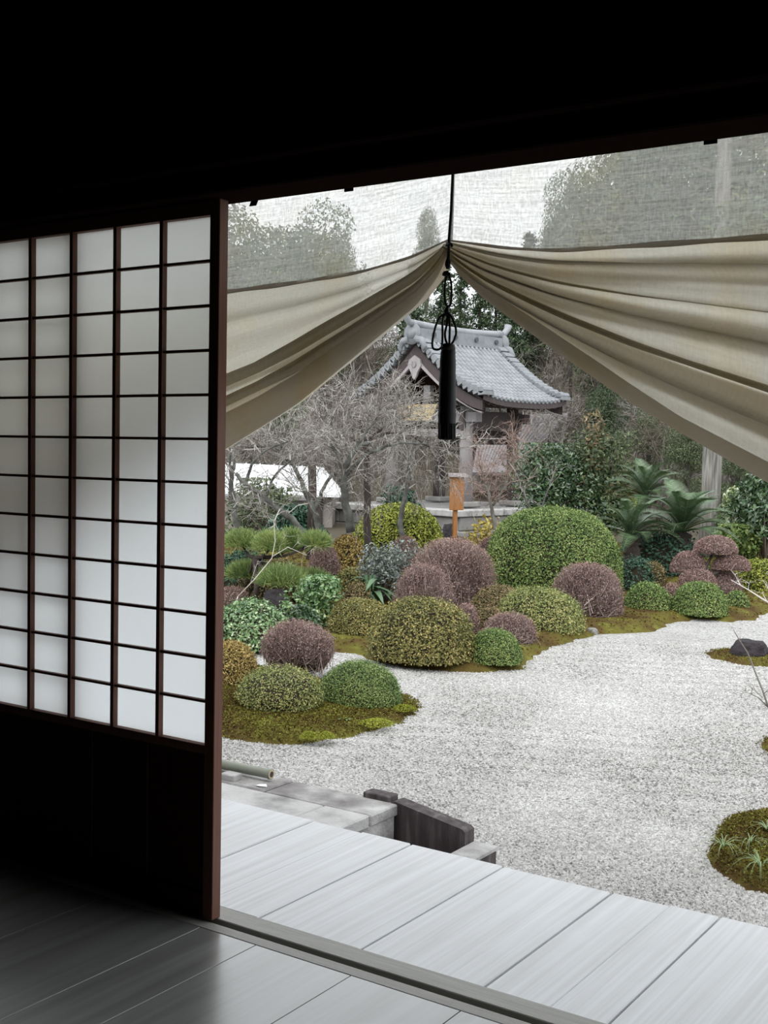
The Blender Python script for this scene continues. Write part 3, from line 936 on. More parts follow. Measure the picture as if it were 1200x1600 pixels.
def shrub(label, px, kind='leaf', mat='dome_green', leaf=0.03, flat=2.4, group=None, depth_ratio=0.9, z=None, dens=1.0, loc=None, size=None, lift=0.15, name=None, ztop=0.05, rough=0.012):
    """px = (left, right, top, base): the dome seen there, base resting on the moss"""
    SEED[0] += 3
    sd = SEED[0]
    x0, x1, y0, y1 = px
    gz = GZ + 0.04 if z is None else z
    g = on((x0 + x1) / 2, y1, 2, gz)
    dep = (g - CAM) @ _f
    w = (x1 - x0) * dep / FPX
    dd = w * depth_ratio
    c = g + FH * dd * 0.42
    dep2 = (c - CAM) @ _f
    w = (x1 - x0) * dep2 / FPX
    top = CAM[2] + ray((x0 + x1) / 2, y0)[2] / FPX * dep2
    h = max(0.12, top - gz)
    base = np.array([c[0], c[1], gz])
    cat = 'shrub'
    leaf *= 0.72
    o = thing(name or 'clipped_shrub', label, cat, base, group)
    rot = rng.uniform(0, 6.28)
    hl = h * (1 - lift)
    off = np.array([0, 0, h * lift])
    if kind == 'leaf':
        area = 2 * math.pi * (w / 2) * hl * 1.15
        n = int(min(42000, dens * 3.4 * area / (leaf * leaf * 0.55)))
        P, N = dome_points(n, w, dd, hl, sd, flat, -lift / (1 - lift) * 0.8)
        P = P + N * rng.normal(0, rough, n)[:, None] - N * (rng.random(n) ** 2 * leaf * 0.8)[:, None]
        Lv, Lf = leaves(P, N, leaf, up=0.25, jit=0.75)
        part('foliage', (Lv + off, Lf), mat, o, local=True)
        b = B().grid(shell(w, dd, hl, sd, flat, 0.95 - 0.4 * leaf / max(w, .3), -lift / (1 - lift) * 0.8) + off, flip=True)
        part('inner_core', b, 'inner_twig', o, True, local=True)  # closed dark shell added behind the leaves, not modelled branches
    else:
        n = int(dens * 2600 * min(2.6, max(0.7, w / 0.7)))
        P, N = dome_points(n, w, dd, hl, sd, flat, -lift / (1 - lift) * 0.4)
        P = P + off
        P = P * (1 - 0.10 * rng.random(n) ** 2)[:, None]
        L = np.minimum(0.30 * h + 0.04, 0.30) * rng.uniform(0.5, 1.3, n)
        inn = P * rng.uniform(0.15, 0.5, n)[:, None] * np.array([1, 1, 0.9])
        dirn = unit(P - inn + rng.normal(0, 0.12, (n, 3)) * w)
        P0 = P - dirn * L[:, None]
        P0[:, 2] = np.maximum(P0[:, 2], 0.02)
        r = 0.0014 * dep2 / 8 + 0.0005
        tv, tf = twig_tris(P0, P, r * 1.4, r * 0.7)
        # main stems
        ns = 38
        E, EN = dome_points(ns, w * 0.8, dd * 0.8, hl * 0.8, sd + 1, 2.0, 0.1)
        E = E + off
        S0 = np.c_[rng.normal(0, 0.05 * w, (ns, 2)), np.zeros(ns)]
        mid = S0 * 0.3 + E * np.array([0.55, 0.55, 0.45])
        s1v, s1f = twig_tris(S0, mid, r * 3.2, r * 2.4)
        s2v, s2f = twig_tris(mid, E, r * 2.4, r * 1.2)
        V = np.concatenate([s1v, s2v])
        part('stems', (V, np.concatenate([s1f, s2f + len(s1v)])), 'purple_twig', o, local=True)
        part('twigs', (tv, tf), 'purple_twig', o, local=True)
        bm = {'twig': 'purple_bud', 'russet': 'russet_bud'}[kind]
        k = int(n * 1.5)
        Q, QN = dome_points(k, w, dd, hl, sd, flat, -lift / (1 - lift) * 0.1)
        keep = rng.random(k) < np.clip(0.25 + 1.1 * Q[:, 2] / hl, 0, 1)
        Q, QN = Q[keep], QN[keep]
        Q = Q + off + QN * rng.normal(0, 0.012, len(Q))[:, None]
        bv, bf = leaves(Q, QN, 0.0062 * dep2 / 7 + 0.004, 0.5, jit=1.2)
        part('buds', (bv, bf), bm, o, local=True)
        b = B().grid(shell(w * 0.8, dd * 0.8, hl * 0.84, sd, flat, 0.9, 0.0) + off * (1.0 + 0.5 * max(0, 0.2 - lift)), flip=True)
        part('inner_core', b, 'inner_purple', o, True, local=True)  # solid shell added inside the twigs as a core
    return o


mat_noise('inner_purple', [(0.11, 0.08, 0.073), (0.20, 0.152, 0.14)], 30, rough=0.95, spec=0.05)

# on the near mossy island
G1 = 'clipped shrubs on the near mossy island'
shrub('yellow-green clipped dome, lumpy and dark at its foot, beside the smooth green dome', (370, 496, 1046, 1119), mat='dome_green_tan', leaf=0.019, group=G1, flat=2.5, lift=0.3, rough=0.018)
shrub('smooth bright green clipped dome at the tip of the near moss island', (497, 625, 1038, 1109), mat='dome_green', leaf=0.016, group=G1, flat=2.3, lift=0.05)
shrub('leafless purple twiggy dome on bare stems behind the near pair of green domes', (402, 520, 972, 1062), 'twig', group=G1, lift=0.42, dens=1.5)
shrub('golden-brown clipped dome half hidden by the door stile', (318, 398, 1003, 1078), mat='dome_gold', leaf=0.022, group=G1, lift=0.1)
shrub('glossy rounded camellia with white glints, against the door stile', (322, 449, 939, 1016), mat='camellia_pale', leaf=0.045, flat=2.2, lift=0.05, rough=0.02, name='camellia_shrub')
shrub('low reddish twig clump peeping out at the stile above the glossy camellia', (330, 388, 918, 955), 'russet', lift=0.1)

# on the long bank, front rank
G2 = 'clipped shrubs along the front of the moss bank'
shrub('olive clipped dome tucked behind the big speckled one', (512, 612, 936, 1000), mat='dome_olive', leaf=0.026, group=G2, lift=0.05)
shrub('big speckled yellow-olive dome, broadest of the front rank', (579, 739, 940, 1040), mat='dome_olive', leaf=0.030, group=G2, flat=2.6, lift=0.12, rough=0.02)
shrub('small neat green dome touching the big speckled one', (737, 817, 985, 1039), mat='dome_green', leaf=0.021, group=G2, flat=2.2, lift=0.03)
shrub('pale purple leafless dome behind the small neat green one', (758, 842, 959, 1010), 'twig', group=G2, lift=0.1)
shrub('tall wine-purple twig dome rising behind the big speckled dome', (612, 714, 882, 985), 'twig', group=G2, lift=0.1, dens=1.2)
shrub('small purple tuft squeezed between speckled dome and brown cushion', (708, 749, 944, 1000), 'twig', group=G2, lift=0.1)
shrub('large russet leafless dome in front of the wooden sign', (640, 780, 842, 962), 'russet', group=G2, lift=0.08, flat=2.6, dens=1.5)
shrub('low brownish-olive cushion partly covered by the yellow-green dome', (738, 832, 917, 975), mat='dome_mixed', leaf=0.028, group=G2, lift=0.05)
shrub('broad yellow-green dome with a flattened top in front of the giant dome', (785, 915, 921, 992), mat='dome_green_tan', leaf=0.027, group=G2, flat=2.4, lift=0.08, rough=0.02)
shrub('small brown cushion under the yellow-green dome', (745, 790, 950, 992), mat='dome_mixed', leaf=0.026, group=G2, lift=0.05)
shrub('purple-grey twig dome standing against the giant green dome', (870, 976, 882, 970), 'twig', group=G2, lift=0.06, flat=3.0, dens=1.5)
shrub('giant smooth green dome, largest clipped shrub in the garden', (773, 976, 797, 942), mat='dome_green', leaf=0.036, group=G2, flat=2.9, lift=0.05, dens=1.2)
shrub('green dome beside the giant one, first of three along the shore', (983, 1051, 912, 959), mat='dome_green', leaf=0.028, group=G2, flat=2.5, lift=0.03)
shrub('wide green dome below the pink cloud shrub, middle of three along the shore', (1057, 1142, 911, 963), mat='dome_green', leaf=0.028, group=G2, flat=2.3, lift=0.03)
shrub('smallest green ball of the three domes along the shore', (1138, 1173, 924, 953), mat='dome_green', leaf=0.03, group=G2, flat=2.2, lift=0.03)

# back ranks
G3 = 'clipped shrubs deeper in the garden'
shrub('bright lime-green great dome below the bell tower', (553, 691, 786, 880), mat='dome_lime', leaf=0.062, group=G3, flat=2.6, lift=0.05)
shrub('golden-olive dome behind the pine', (514, 571, 836, 905), mat='dome_gold', leaf=0.048, group=G3, lift=0.05)
shrub('round olive-green dome below the golden one', (521, 574, 888, 940), mat='dome_olive', leaf=0.036, group=G3, lift=0.05)
shrub('low tawny-olive cushion beside the big-leaved plant', (535, 580, 912, 958), mat='dome_mixed', leaf=0.034, group=G3, lift=0.05)
shrub('little brown twig dome between the blue-leaved shrub and the lime dome', (608, 658, 838, 898), 'russet', group=G3, lift=0.05)
shrub('dusky purple twig dome beside the giant green dome and the sign post', (742, 792, 840, 900), 'twig', group=G3, lift=0.05)
shrub('brownish purple twig dome between pine and golden dome', (478, 532, 850, 915), 'twig', group=G3, lift=0.05)
shrub('yellow-green flat dome at the frame edge beyond the pink cloud shrub', (1160, 1240, 875, 930), mat='dome_lime', leaf=0.045, group=G3, lift=0.05)
shrub('dark bluish-green leafy bush in the shade of the cycads', (972, 1020, 876, 930), mat='teal_leaf', leaf=0.05, group=G3, lift=0.05, rough=0.05)
shrub('squarish bronze-green bush between teal bush and the dark hollow', (1003, 1042, 880, 928), mat='dome_mixed', leaf=0.04, group=G3, lift=0.05, flat=3)
shrub('small purple mound between the first two shore domes', (1036, 1068, 912, 950), 'russet', group=G3, lift=0.03)
shrub('olive hedge clump below the yellow mossy knoll at the frame edge', (1145, 1215, 838, 880), mat='dome_olive', leaf=0.06, group=G3, lift=0.05, rough=0.05)
shrub('dark low bush under the cycads', (985, 1100, 835, 905), mat='teal_leaf', leaf=0.07, group=G3, lift=0.05, rough=0.08)
shrub('brown-olive low hedge beneath the pine boughs', (372, 480, 880, 950), mat='dome_mixed', leaf=0.05, group=G3, lift=0.05, rough=0.05)
shrub('teal-green low bush at the door stile beneath the pine', (330, 420, 868, 940), mat='teal_leaf', leaf=0.05, group=G3, lift=0.05, rough=0.05)


def loose_bush(name, label, px, mat, leaf, n, group=None, stem='twig_brown', z=None, blobs=7, jit=1.0, spread=0.55, loc_depth=None):
    """an unclipped bush: leaf sprays on branching stems"""
    x0, x1, y0, y1 = px
    gz = (GZ + 0.05) if z is None else z
    g = on((x0 + x1) / 2, y1, 2, gz) if loc_depth is None else deep((x0 + x1) / 2, y1, loc_depth)
    if loc_depth is not None:
        gz = float(hill(g[0], g[1]))
    dep = (g - CAM) @ _f
    w = (x1 - x0) * dep / FPX
    h = CAM[2] + ray((x0 + x1) / 2, y0)[2] / FPX * dep - gz
    o = thing(name, label, 'bush', (g[0], g[1], gz), group)
    cs, cr = [], []
    for i in range(blobs):
        a = rng.uniform(0, 6.28)
        r = rng.uniform(0, spread) * w / 2
        zc = rng.uniform(0.25, 0.86) * h
        r *= 1.15 - 0.7 * max(0, zc / h - 0.4)
        cs.append((r * math.cos(a), r * math.sin(a), zc))
        cr.append(rng.uniform(0.24, 0.36) * min(w, h * 1.3))
    cs.append((0, 0, h * 0.72))
    cr.append(0.30 * min(w, h * 1.3))
    cs, cr = np.array(cs), np.array(cr)
    k = rng.integers(0, len(cs), n)
    D = unit(rng.normal(size=(n, 3)))
    P = cs[k] + D * (cr[k] * rng.uniform(0.35, 1.0, n) ** 0.6)[:, None]
    P[:, 2] = np.clip(P[:, 2], 0.02, h)
    Lv, Lf = leaves(P, D, leaf, 0.5, up=0.5, jit=jit)
    part('foliage', (Lv, Lf), mat, o, local=True)
    b = B()
    for c, r in zip(cs, cr):
        m_ = c * np.array([0.35, 0.35, 0.5]) + rng.normal(0, 0.03, 3) * w
        b.tube([np.array([0, 0, 0]) + rng.normal(0, 0.02, 3) * w * np.array([1, 1, 0]), m_, c], [0.018 * h + 0.004, 0.012 * h + 0.003, 0.005], 5)
    part('stems', b, stem, o, True, local=True)
    return o


loose_bush('nandina_bush', 'loose blue-grey leafy bush behind the wine-purple dome', (558, 648, 842, 945), 'blue_leaf', 0.038, 3200, blobs=12, spread=0.8)
loose_bush('camellia_bush', 'open camellia with cream-tipped leaves behind the purple twig dome', (440, 540, 902, 985), 'camellia_pale', 0.05, 2200)
loose_bush('camellia_bush', 'dark ground cover bush beside the black rock', (430, 510, 945, 1003), 'camellia', 0.05, 1800)

# big-leaved plant: each leaf a piece of its own
g = ground(577, 957)
bp_ = thing('broad_leaved_plant', 'low plant with long drooping blue-green leaves behind the olive dome', 'plant', g)
lt = np.linspace(0, 1, 6)
lb = np.stack([np.stack([0.42 * lt, sgn * 0.055 * np.sin(np.pi * np.clip(lt * 0.96 + 0.02, 0, 1)) + 0 * lt, 0.30 * lt - 0.55 * lt ** 2 + 0.015 * abs(sgn)], 1) for sgn in (-1, 0, 1)], 1)
lm = mesh('leaf', *B().grid(lb).get()[:2], 'broad_leaf', None, True)
for i in range(15):
    c = put('leaf', lm, bp_, (rng.normal(0, 0.05), rng.normal(0, 0.05), rng.uniform(0.16, 0.34)))
    c.rotation_euler = (0, rng.uniform(-0.3, 0.35), i * 2.399)
    c.scale = (rng.uniform(0.55, 0.8),) * 3
sb = B()
for i in range(7):
    a = i * 0.9
    sb.tube([(0.03 * math.cos(a), 0.03 * math.sin(a), -0.01), (0.05 * math.cos(a), 0.05 * math.sin(a), 0.4)], 0.008, 5)
part('stem', sb, 'broad_leaf', bp_, local=True)


def cloud_shrub(label, pads, base, ground_y):
    """pads = list of pixel boxes; all on one trunk"""
    g = on(base, ground_y, 2, GZ + 0.05)
    g = g + FH * 0.5
    dep = (g - CAM) @ _f
    o = thing('cloud_pruned_shrub', label, 'shrub', g)
    tw = B()
    for i, (x0, x1, y0, y1) in enumerate(pads):
        SEED[0] += 3
        c = deep((x0 + x1) / 2, y1, dep + rng.uniform(-0.15, 0.25)) - g
        w = (x1 - x0) * dep / FPX
        h = (y1 - y0) * dep / FPX
        n = 3000
        P, N = dome_points(n, w, w * 0.8, h, SEED[0], 2.2, -0.1)
        P = P * (1 - 0.15 * rng.random(n) ** 2)[:, None]
        bv, bf = leaves(P, N, 0.019, 0.5, jit=1.2)
        b1 = rng.integers(0, n, 600)
        P1 = P[b1]
        tv, tf = twig_tris(P1 * np.array([0.4, 0.4, 0.2]), P1, 0.006, 0.003)
        V = np.concatenate([bv, tv]) + c
        mi = np.r_[np.zeros(len(bf)), np.ones(len(tf))]
        me = mesh('foliage_pad', V, [np.concatenate([bf, tf + len(bv)])], ['purple_bud', 'purple_twig'], mi)
        put('foliage_pad', me, o)
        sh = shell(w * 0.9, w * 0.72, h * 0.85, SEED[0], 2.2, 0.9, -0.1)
        part('inner_core', B().grid(sh + c, flip=True), 'inner_purple', o, True, local=True)  # shell added to fill the pad from within
        tw.tube([rng.normal(0, 0.04, 3) * np.array([1, 1, 0]), c * np.array([0.45, 0.45, 0.4]) + rng.normal(0, 0.04, 3), c + np.array([0, 0, h * 0.2])], [0.035, 0.025, 0.012], 6)
    part('trunk', tw, 'dark_bark', o, True, local=True)
    return o


cloud_shrub('cloud-pruned leafless shrub in dusky pink tiers before the cycads', [(1083, 1152, 836, 862), (1046, 1104, 860, 892), (1112, 1172, 866, 888), (1090, 1162, 886, 925), (1060, 1120, 888, 915)], 1100, 940)


# ------------------------------------------------------------------ rocks
def rock(label, px, mat, z=None, seed=0, flat=0.8, cat='rock'):
    x0, x1, y0, y1 = px
    gz = GZ + 0.03 if z is None else z
    g = on((x0 + x1) / 2, y1, 2, gz)
    dep = (g - CAM) @ _f
    w = (x1 - x0) * dep / FPX
    h = (y1 - y0) * dep / FPX
    g = g + FH * w * 0.3
    nu, nv = 26, 16
    G = np.zeros((nv, nu + 1, 3))
    for j in range(nv):
        ph = -0.6 + (math.pi / 2 + 0.6) * j / (nv - 1)
        for i in range(nu + 1):
            t_ = (i % nu) * 2 * math.pi / nu
            G[j, i] = (math.cos(ph) * math.cos(t_), math.cos(ph) * math.sin(t_), math.sin(ph))
    P = G.reshape(-1, 3)
    r = 1 + 0.28 * lump(P, seed, 1.7) + 0.16 * lump(P, seed + 1, 5.5)
    P = P * r[:, None]
    P = np.sign(P) * np.abs(P) ** 0.85
    P[:, 2] = np.minimum(P[:, 2], 0.92 + 0.05 * lump(P, seed + 2, 3))
    P *= np.array([w / 2, w / 2 * flat, h * 0.95])
    o = put('rock', mesh('rock', P, B().grid(P.reshape(nv, nu + 1, 3)).get()[1], mat), None, tuple(g))
    return tag(o, label, cat)


rock('dark purple rock on the flat moss islet', (1148, 1206, 1000, 1028), 'dark_rock', seed=4)
rock('tall dark rock leaning behind the glossy camellia', (400, 452, 915, 975), 'dark_rock', seed=9)
rock('low grey stone at the edge of the moss beside the purple twig dome', (918, 934, 981, 988), 'grey_stone', seed=12)
rock('dark stone base block under the wooden sign', (690, 716, 815, 850), 'dark_rock', seed=15)
rock('small pale stone at the frame edge by the moss shore', (1178, 1200, 862, 880), 'grey_stone', seed=18)


# ------------------------------------------------------------------ trees
def grow_twigs(starts, dirs, L, levels, r, spread=0.6, droop=0.0, kids=(5, 5), seg=4, kink=0.22):
    """vectorised branching: returns segment arrays"""
    P0s, P1s, R0, R1 = [], [], [], []
    P, D = np.asarray(starts, float), unit(np.asarray(dirs, float))
    for lv in range(levels):
        n = len(P)
        if n == 0:
            break
        Ls = L * rng.uniform(0.6, 1.25, n)
        pts = [P]
        d = D.copy()
        for s in range(seg):
            d = unit(d + kink * rng.normal(size=d.shape) + np.array([0, 0, -droop * (lv + 0.5) * (s + 1) / seg]))
            pts.append(pts[-1] + d * (Ls / seg)[:, None])
            P0s.append(pts[-2])
            P1s.append(pts[-1])
            R0.append(np.full(n, r * (1 - 0.7 * s / seg)))
            R1.append(np.full(n, r * (1 - 0.7 * (s + 1) / seg)))
        if lv == levels - 1:
            break
        k = kids[min(lv, len(kids) - 1)]
        pts = np.stack(pts, 0)
        idx = np.repeat(np.arange(n), k)
        u = rng.uniform(0.25, 1.0, n * k) * seg
        i0 = np.minimum(u.astype(int), seg - 1)
        f = (u - i0)[:, None]
        base = pts[i0, idx] * (1 - f) + pts[i0 + 1, idx] * f
        t_ = unit(pts[i0 + 1, idx] - pts[i0, idx])
        nd = unit(t_ * 0.7 + spread * rng.normal(size=t_.shape))
        P, D = base, nd
        L *= 0.58
        r *= 0.55
    return np.concatenate(P0s), np.concatenate(P1s), np.concatenate(R0), np.concatenate(R1)


def limb_pts(pts, depth):
    return np.array([deep(x, y, depth if len(p) < 1 else depth + p[0]) for (x, y, *p) in pts])


def bare_tree(label, limbs, depth, twig_n, L, levels=3, r=0.012, droop=0.0, kids=(5, 5), twig='twig_grey', bark='lichen_bark', name='bare_tree', base=None, up=0.35, group=None, zone=0.3, spread=0.6):
    g = deep(*base, depth)
    g[2] = GZ
    o = thing(name, label, 'tree', g, group)
    bb = B()
    starts, dirs = [], []
    for pts, r0, r1 in limbs:
        P = limb_pts(pts, depth)
        # resample smoothly
        tt = np.linspace(0, len(P) - 1, len(P) * 4)
        Q = np.stack([np.interp(tt, range(len(P)), P[:, k]) for k in range(3)], 1)
        for _ in range(3):
            Q[1:-1] = 0.25 * Q[:-2] + 0.5 * Q[1:-1] + 0.25 * Q[2:]
        Q[1:-1] += rng.normal(0, r0 * 0.16, Q[1:-1].shape)
        bb.tube(Q, np.linspace(r0, r1, len(Q)), 7)
        k = max(3, int(twig_n * len(Q) / 60))
        for _ in range(k):
            u = rng.uniform(zone, 1) * (len(Q) - 1.001)
            i = int(u)
            p = Q[i] + (u - i) * (Q[i + 1] - Q[i])
            t_ = unit(Q[i + 1] - Q[i])
            starts.append(p)
            dirs.append(t_ * 0.5 + rng.normal(0, 0.7, 3) + np.array([0, 0, up]))
        starts.append(Q[-1])
        dirs.append(unit(Q[-1] - Q[-2]))
    part('trunk', bb, bark, o, True)
    a, b, c, d_ = grow_twigs(starts, dirs, L, levels, r, spread, droop, kids)
    part('twigs', twig_tris(a, b, c, d_), twig, o)
    return o


bare_tree('old bare tree with a lichened trunk and two leaning limbs before the white roof',
          [([(548, 832), (538, 780), (536, 735), (556, 700), (580, 690)], 0.055, 0.02),
           ([(540, 760), (532, 720), (515, 690), (520, 650)], 0.03, 0.010),
           ([(538, 745), (570, 710), (625, 690), (670, 695)], 0.025, 0.008),
           ([(556, 700), (575, 670), (590, 650)], 0.02, 0.007)], 13.5, 44, 0.62, r=0.0085, base=(548, 850), kids=(5, 5))
bare_tree('bare tree with a mossy knot on a straight dark trunk before the lime dome',
          [([(576, 868), (574, 800), (573, 735), (572, 690)], 0.05, 0.035),
           ([(573, 700), (545, 680), (520, 682), (500, 700)], 0.022, 0.008),
           ([(573, 695), (600, 675), (640, 678), (672, 700)], 0.022, 0.008),
           ([(572, 690), (560, 660), (575, 640)], 0.02, 0.008),
           ([(572, 690), (610, 660), (640, 650)], 0.02, 0.007)], 14.5, 48, 0.62, r=0.0085, base=(576, 872), bark='dark_bark', kids=(5, 5), droop=0.15, up=0.15)
bare_tree('bare forked tree leaning over the white shed roof',
          [([(500, 838), (495, 805), (478, 770), (462, 735), (440, 700)], 0.05, 0.02),
           ([(492, 800), (505, 760), (530, 725), (545, 700)], 0.03, 0.010),
           ([(450, 720), (425, 700), (400, 695), (372, 710)], 0.022, 0.008),
           ([(440, 700), (450, 660), (470, 640)], 0.02, 0.007)], 15.5, 44, 0.62, r=0.0085, base=(500, 842), kids=(5, 5))
bare_tree('bare limb sloping down from the door stile to the pine',
          [([(480, 840), (450, 805), (415, 780), (385, 757), (368, 740)], 0.040, 0.02),
           ([(415, 775), (430, 740), (460, 715)], 0.018, 0.007),
           ([(385, 752), (395, 720), (420, 700), (450, 690)], 0.018, 0.007)], 12.5, 30, 0.5, r=0.007, base=(482, 845), kids=(5, 5), zone=0.5)
bare_tree('thin bare trunk close against the door stile behind the pine',
          [([(374, 838), (366, 800), (361, 760), (365, 720), (372, 690)], 0.035, 0.015),
           ([(362, 760), (358, 710), (365, 680)], 0.02, 0.007)], 13.0, 30, 0.5, r=0.007, base=(375, 842), kids=(5, 4))
bare_tree('weeping bare tree with curved twigs hanging before the tower gable',
          [([(630, 850), (625, 800), (638, 760), (640, 720), (630, 690)], 0.045, 0.018),
           ([(640, 715), (662, 690), (655, 668), (620, 655), (590, 660)], 0.016, 0.005),
           ([(640, 720), (605, 690), (580, 655), (565, 640), (558, 655)], 0.016, 0.005),
           ([(640, 725), (668, 710), (685, 730)], 0.016, 0.006)], 17.0, 34, 0.55, r=0.0075, base=(632, 856), kids=(5, 5), droop=0.5, up=-0.1)
bare_tree('reddish twiggy tree between the tower post and the dark camellia',
          [([(775, 840), (770, 800), (762, 770), (765, 740)], 0.03, 0.012),
           ([(770, 790), (790, 760), (800, 730), (805, 705)], 0.018, 0.007),
           ([(768, 780), (755, 750), (752, 725)], 0.018, 0.007)], 16.0, 52, 0.42, r=0.006, base=(776, 845), twig='twig_red', bark='bark', kids=(6, 5), up=0.7)
bare_tree('grey twiggy tree in front of the dark camellia',
          [([(850, 830), (830, 800), (818, 770), (812, 750)], 0.022, 0.008),
           ([(840, 815), (850, 780), (862, 750)], 0.016, 0.006)], 14.5, 10, 0.4, r=0.006, base=(850, 835), kids=(3, 3))

# straight brown trunk standing before the white roof
p0, p1 = deep(486, 845, 17.5), deep(486, 640, 17.5)
p0[2] = GZ
o = thing('tree_trunk', 'straight dark brown trunk standing in front of the white roof', 'tree', p0)
part('trunk', B().tube([p0, p0 * 0.5 + p1 * 0.5 + np.array([0.03, 0, 0]), p1], [0.075, 0.065, 0.06], 10), 'dark_bark', o, True)
bt = [p1 * (1 - u) + p0 * u for u in rng.uniform(0, 0.4, 14)]
part('twigs', twig_tris(*grow_twigs(bt, rng.normal(0, 1, (14, 3)) + np.array([0, 0, .4]), 0.6, 3, 0.008, kids=(4, 4))), 'twig_grey', o)

# tall grey trunk at the right
p0 = deep(1108, 830, 19.5)
p0[2] = GZ
o = thing('tall_tree', 'tall straight grey trunk behind the big cycad', 'tree', p0)
top = p0 + np.array([0.05, 0.05, 9.0])
part('trunk', B().tube([p0 + (top - p0) * u for u in np.linspace(0, 1, 12)], np.linspace(0.165, 0.10, 12) + rng.normal(0, .003, 12), 14), 'trunk_grey', o, True)
n = 5200
k = rng.integers(0, 16, n)
cc = np.array([[rng.normal(0, 1.1), rng.normal(0, 1.1), rng.uniform(4.6, 9.6)] for _ in range(16)])
D = unit(rng.normal(size=(n, 3)))
Lv, Lf = leaves(cc[k] + D * np.array([0.9, 0.9, 0.42]) * rng.uniform(0.4, 1, n)[:, None], D, 0.19, 0.45, up=0.4)
part('foliage', (Lv, Lf), 'conifer', o, local=True)
b = B()
for c in cc:
    b.tube([(0.03, 0.03, c[2] - 0.5), tuple(c)], [0.04, 0.015], 5)
part('branches', b, 'bark', o, True, local=True)

# bushes and small trees behind the giant dome
GB = 'leafy bushes behind the giant dome'
loose_bush('camellia_bush', 'big dark glossy camellia behind the giant dome, beneath the tower eave', (790, 925, 694, 850), 'camellia', 0.085, 9000, GB, blobs=14, spread=0.8)
loose_bush('camellia_bush', 'paler glossy camellia with white glints between giant dome and cycads', (905, 985, 730, 850), 'camellia', 0.08, 5000, GB, blobs=9)
loose_bush('small_tree', 'slender tree with rusty orange top behind the camellias', (895, 965, 628, 850), 'rusty_leaf', 0.085, 1500, GB, blobs=9, spread=0.7)
loose_bush('camellia_bush', 'grey-green open bush beneath the rusty-topped tree', (870, 1000, 675, 850), 'forest_leaf', 0.085, 3600, GB, blobs=12, spread=0.9)
loose_bush('variegated_bush', 'bush with bright white-edged leaves beside the tall grey trunk', (1120, 1168, 758, 875), 'white_edged_leaf', 0.10, 1700, GB, blobs=8)
loose_bush('camellia_bush', 'dark green bush under the curtain hem at the frame edge', (1140, 1250, 725, 880), 'camellia', 0.09, 5200, GB, blobs=12, spread=0.8)
loose_bush('yellow_leaved_bush', 'sparse bush with yellow leaves beside the sign post', (722, 790, 800, 868), 'yellow_leaf', 0.08, 380, stem='twig_red')
loose_bush('camellia_bush', 'dark leafy bush filling the gap behind the pine', (400, 520, 790, 860), 'teal_leaf', 0.09, 3000, blobs=9)
loose_bush('camellia_bush', 'dark evergreen bush at the foot of the tower base', (596, 660, 760, 830), 'teal_leaf', 0.10, 2200)
loose_bush('low_bush', 'bright green low plants before the tall grey trunk', (1110, 1190, 820, 880), 'dome_green', 0.08, 2200, blobs=6)
loose_bush('low_bush', 'yellow-green young bush under the small cycad', (960, 1010, 780, 850), 'dome_lime', 0.085, 1100, blobs=6)


# ------------------------------------------------------------------ pine with cloud pads
def needle_pad(P, N, ln, r):
    T = unit(N + 0.55 * rng.normal(size=P.shape))
    return twig_tris(P, P + T * ln * rng.uniform(0.7, 1.2, len(P))[:, None], r, r * 0.3)


g = deep(395, 935, 12.0)
g[2] = GZ + 0.05
pine = thing('garden_pine', 'low trained pine with flat green needle pads by the door stile', 'pine', g)
tr = B()
pads = [(352, 405, 828, 852, 0.15), (398, 445, 828, 858, -0.1), (432, 476, 822, 858, 0.1), (470, 514, 833, 852, -0.1), (400, 480, 880, 912, -0.25), (350, 420, 875, 900, 0.5), (450, 520, 890, 912, 0.3)]
root = g - np.array([0, 0, 0.02])
fork = deep(398, 872, 12.0)
tr.tube([root, (root + fork) / 2 + np.array([0.04, 0, 0]), fork], [0.035, 0.03, 0.026], 7)
for (x0, x1, y0, y1, dz) in pads:
    c = deep((x0 + x1) / 2, y1, 12.0 + dz)
    w, h = (x1 - x0) * 12.0 / FPX, (y1 - y0) * 12.0 / FPX
    n = 2600
    P, N = dome_points(n, w * 0.9, w * 0.8, h * 0.72, 50 + x0, 2.0, -0.1)
    P = P * rng.uniform(0.55, 1.0, n)[:, None]
    V, F = needle_pad(P, unit(N + np.array([0, 0, 0.8])), 0.095, 0.0028)
    part('needle_pad', (V + c, F), 'pine_needle', pine)
    m_ = (fork + c) / 2 + np.array([0, 0, -0.04])
    tr.tube([fork, m_, c], [0.022, 0.016, 0.010], 6)
    for q in range(7):
        e = c + P[rng.integers(0, n)] * 0.8
        tr.tube([c + (m_ - c) * rng.uniform(0, .5), e], [0.010, 0.004], 4)
part('trunk', tr, 'dark_bark', pine, True)


# ------------------------------------------------------------------ cycads
def frond_mesh():
    b = B()
    t_ = np.linspace(0, 1, 9)
    sp = np.stack([t_ * 0.80, 0 * t_, 0.56 * t_ - 0.50 * t_ ** 2.2], 1)
    b.tube(sp, np.linspace(0.010, 0.003, 9), 4)
    for i in range(34):
        u = 0.12 + 0.88 * i / 33
        p = np.array([np.interp(u, t_, sp[:, k]) for k in range(3)])
        L = 0.14 * math.sin(math.pi * (0.15 + 0.8 * u)) + 0.03
        for s in (-1, 1):
            tip = p + np.array([0.45 * L, s * L, 0.35 * L - 0.02])
            w_ = np.array([0.011, 0, 0])
            b.add([p - w_, p + w_, tip + w_ * 0.2, tip - w_ * 0.2], [[0, 1, 2, 3]])
    V, F, _ = b.get()
    return mesh('frond', V, F, 'cycad_leaf')


FR = frond_mesh()


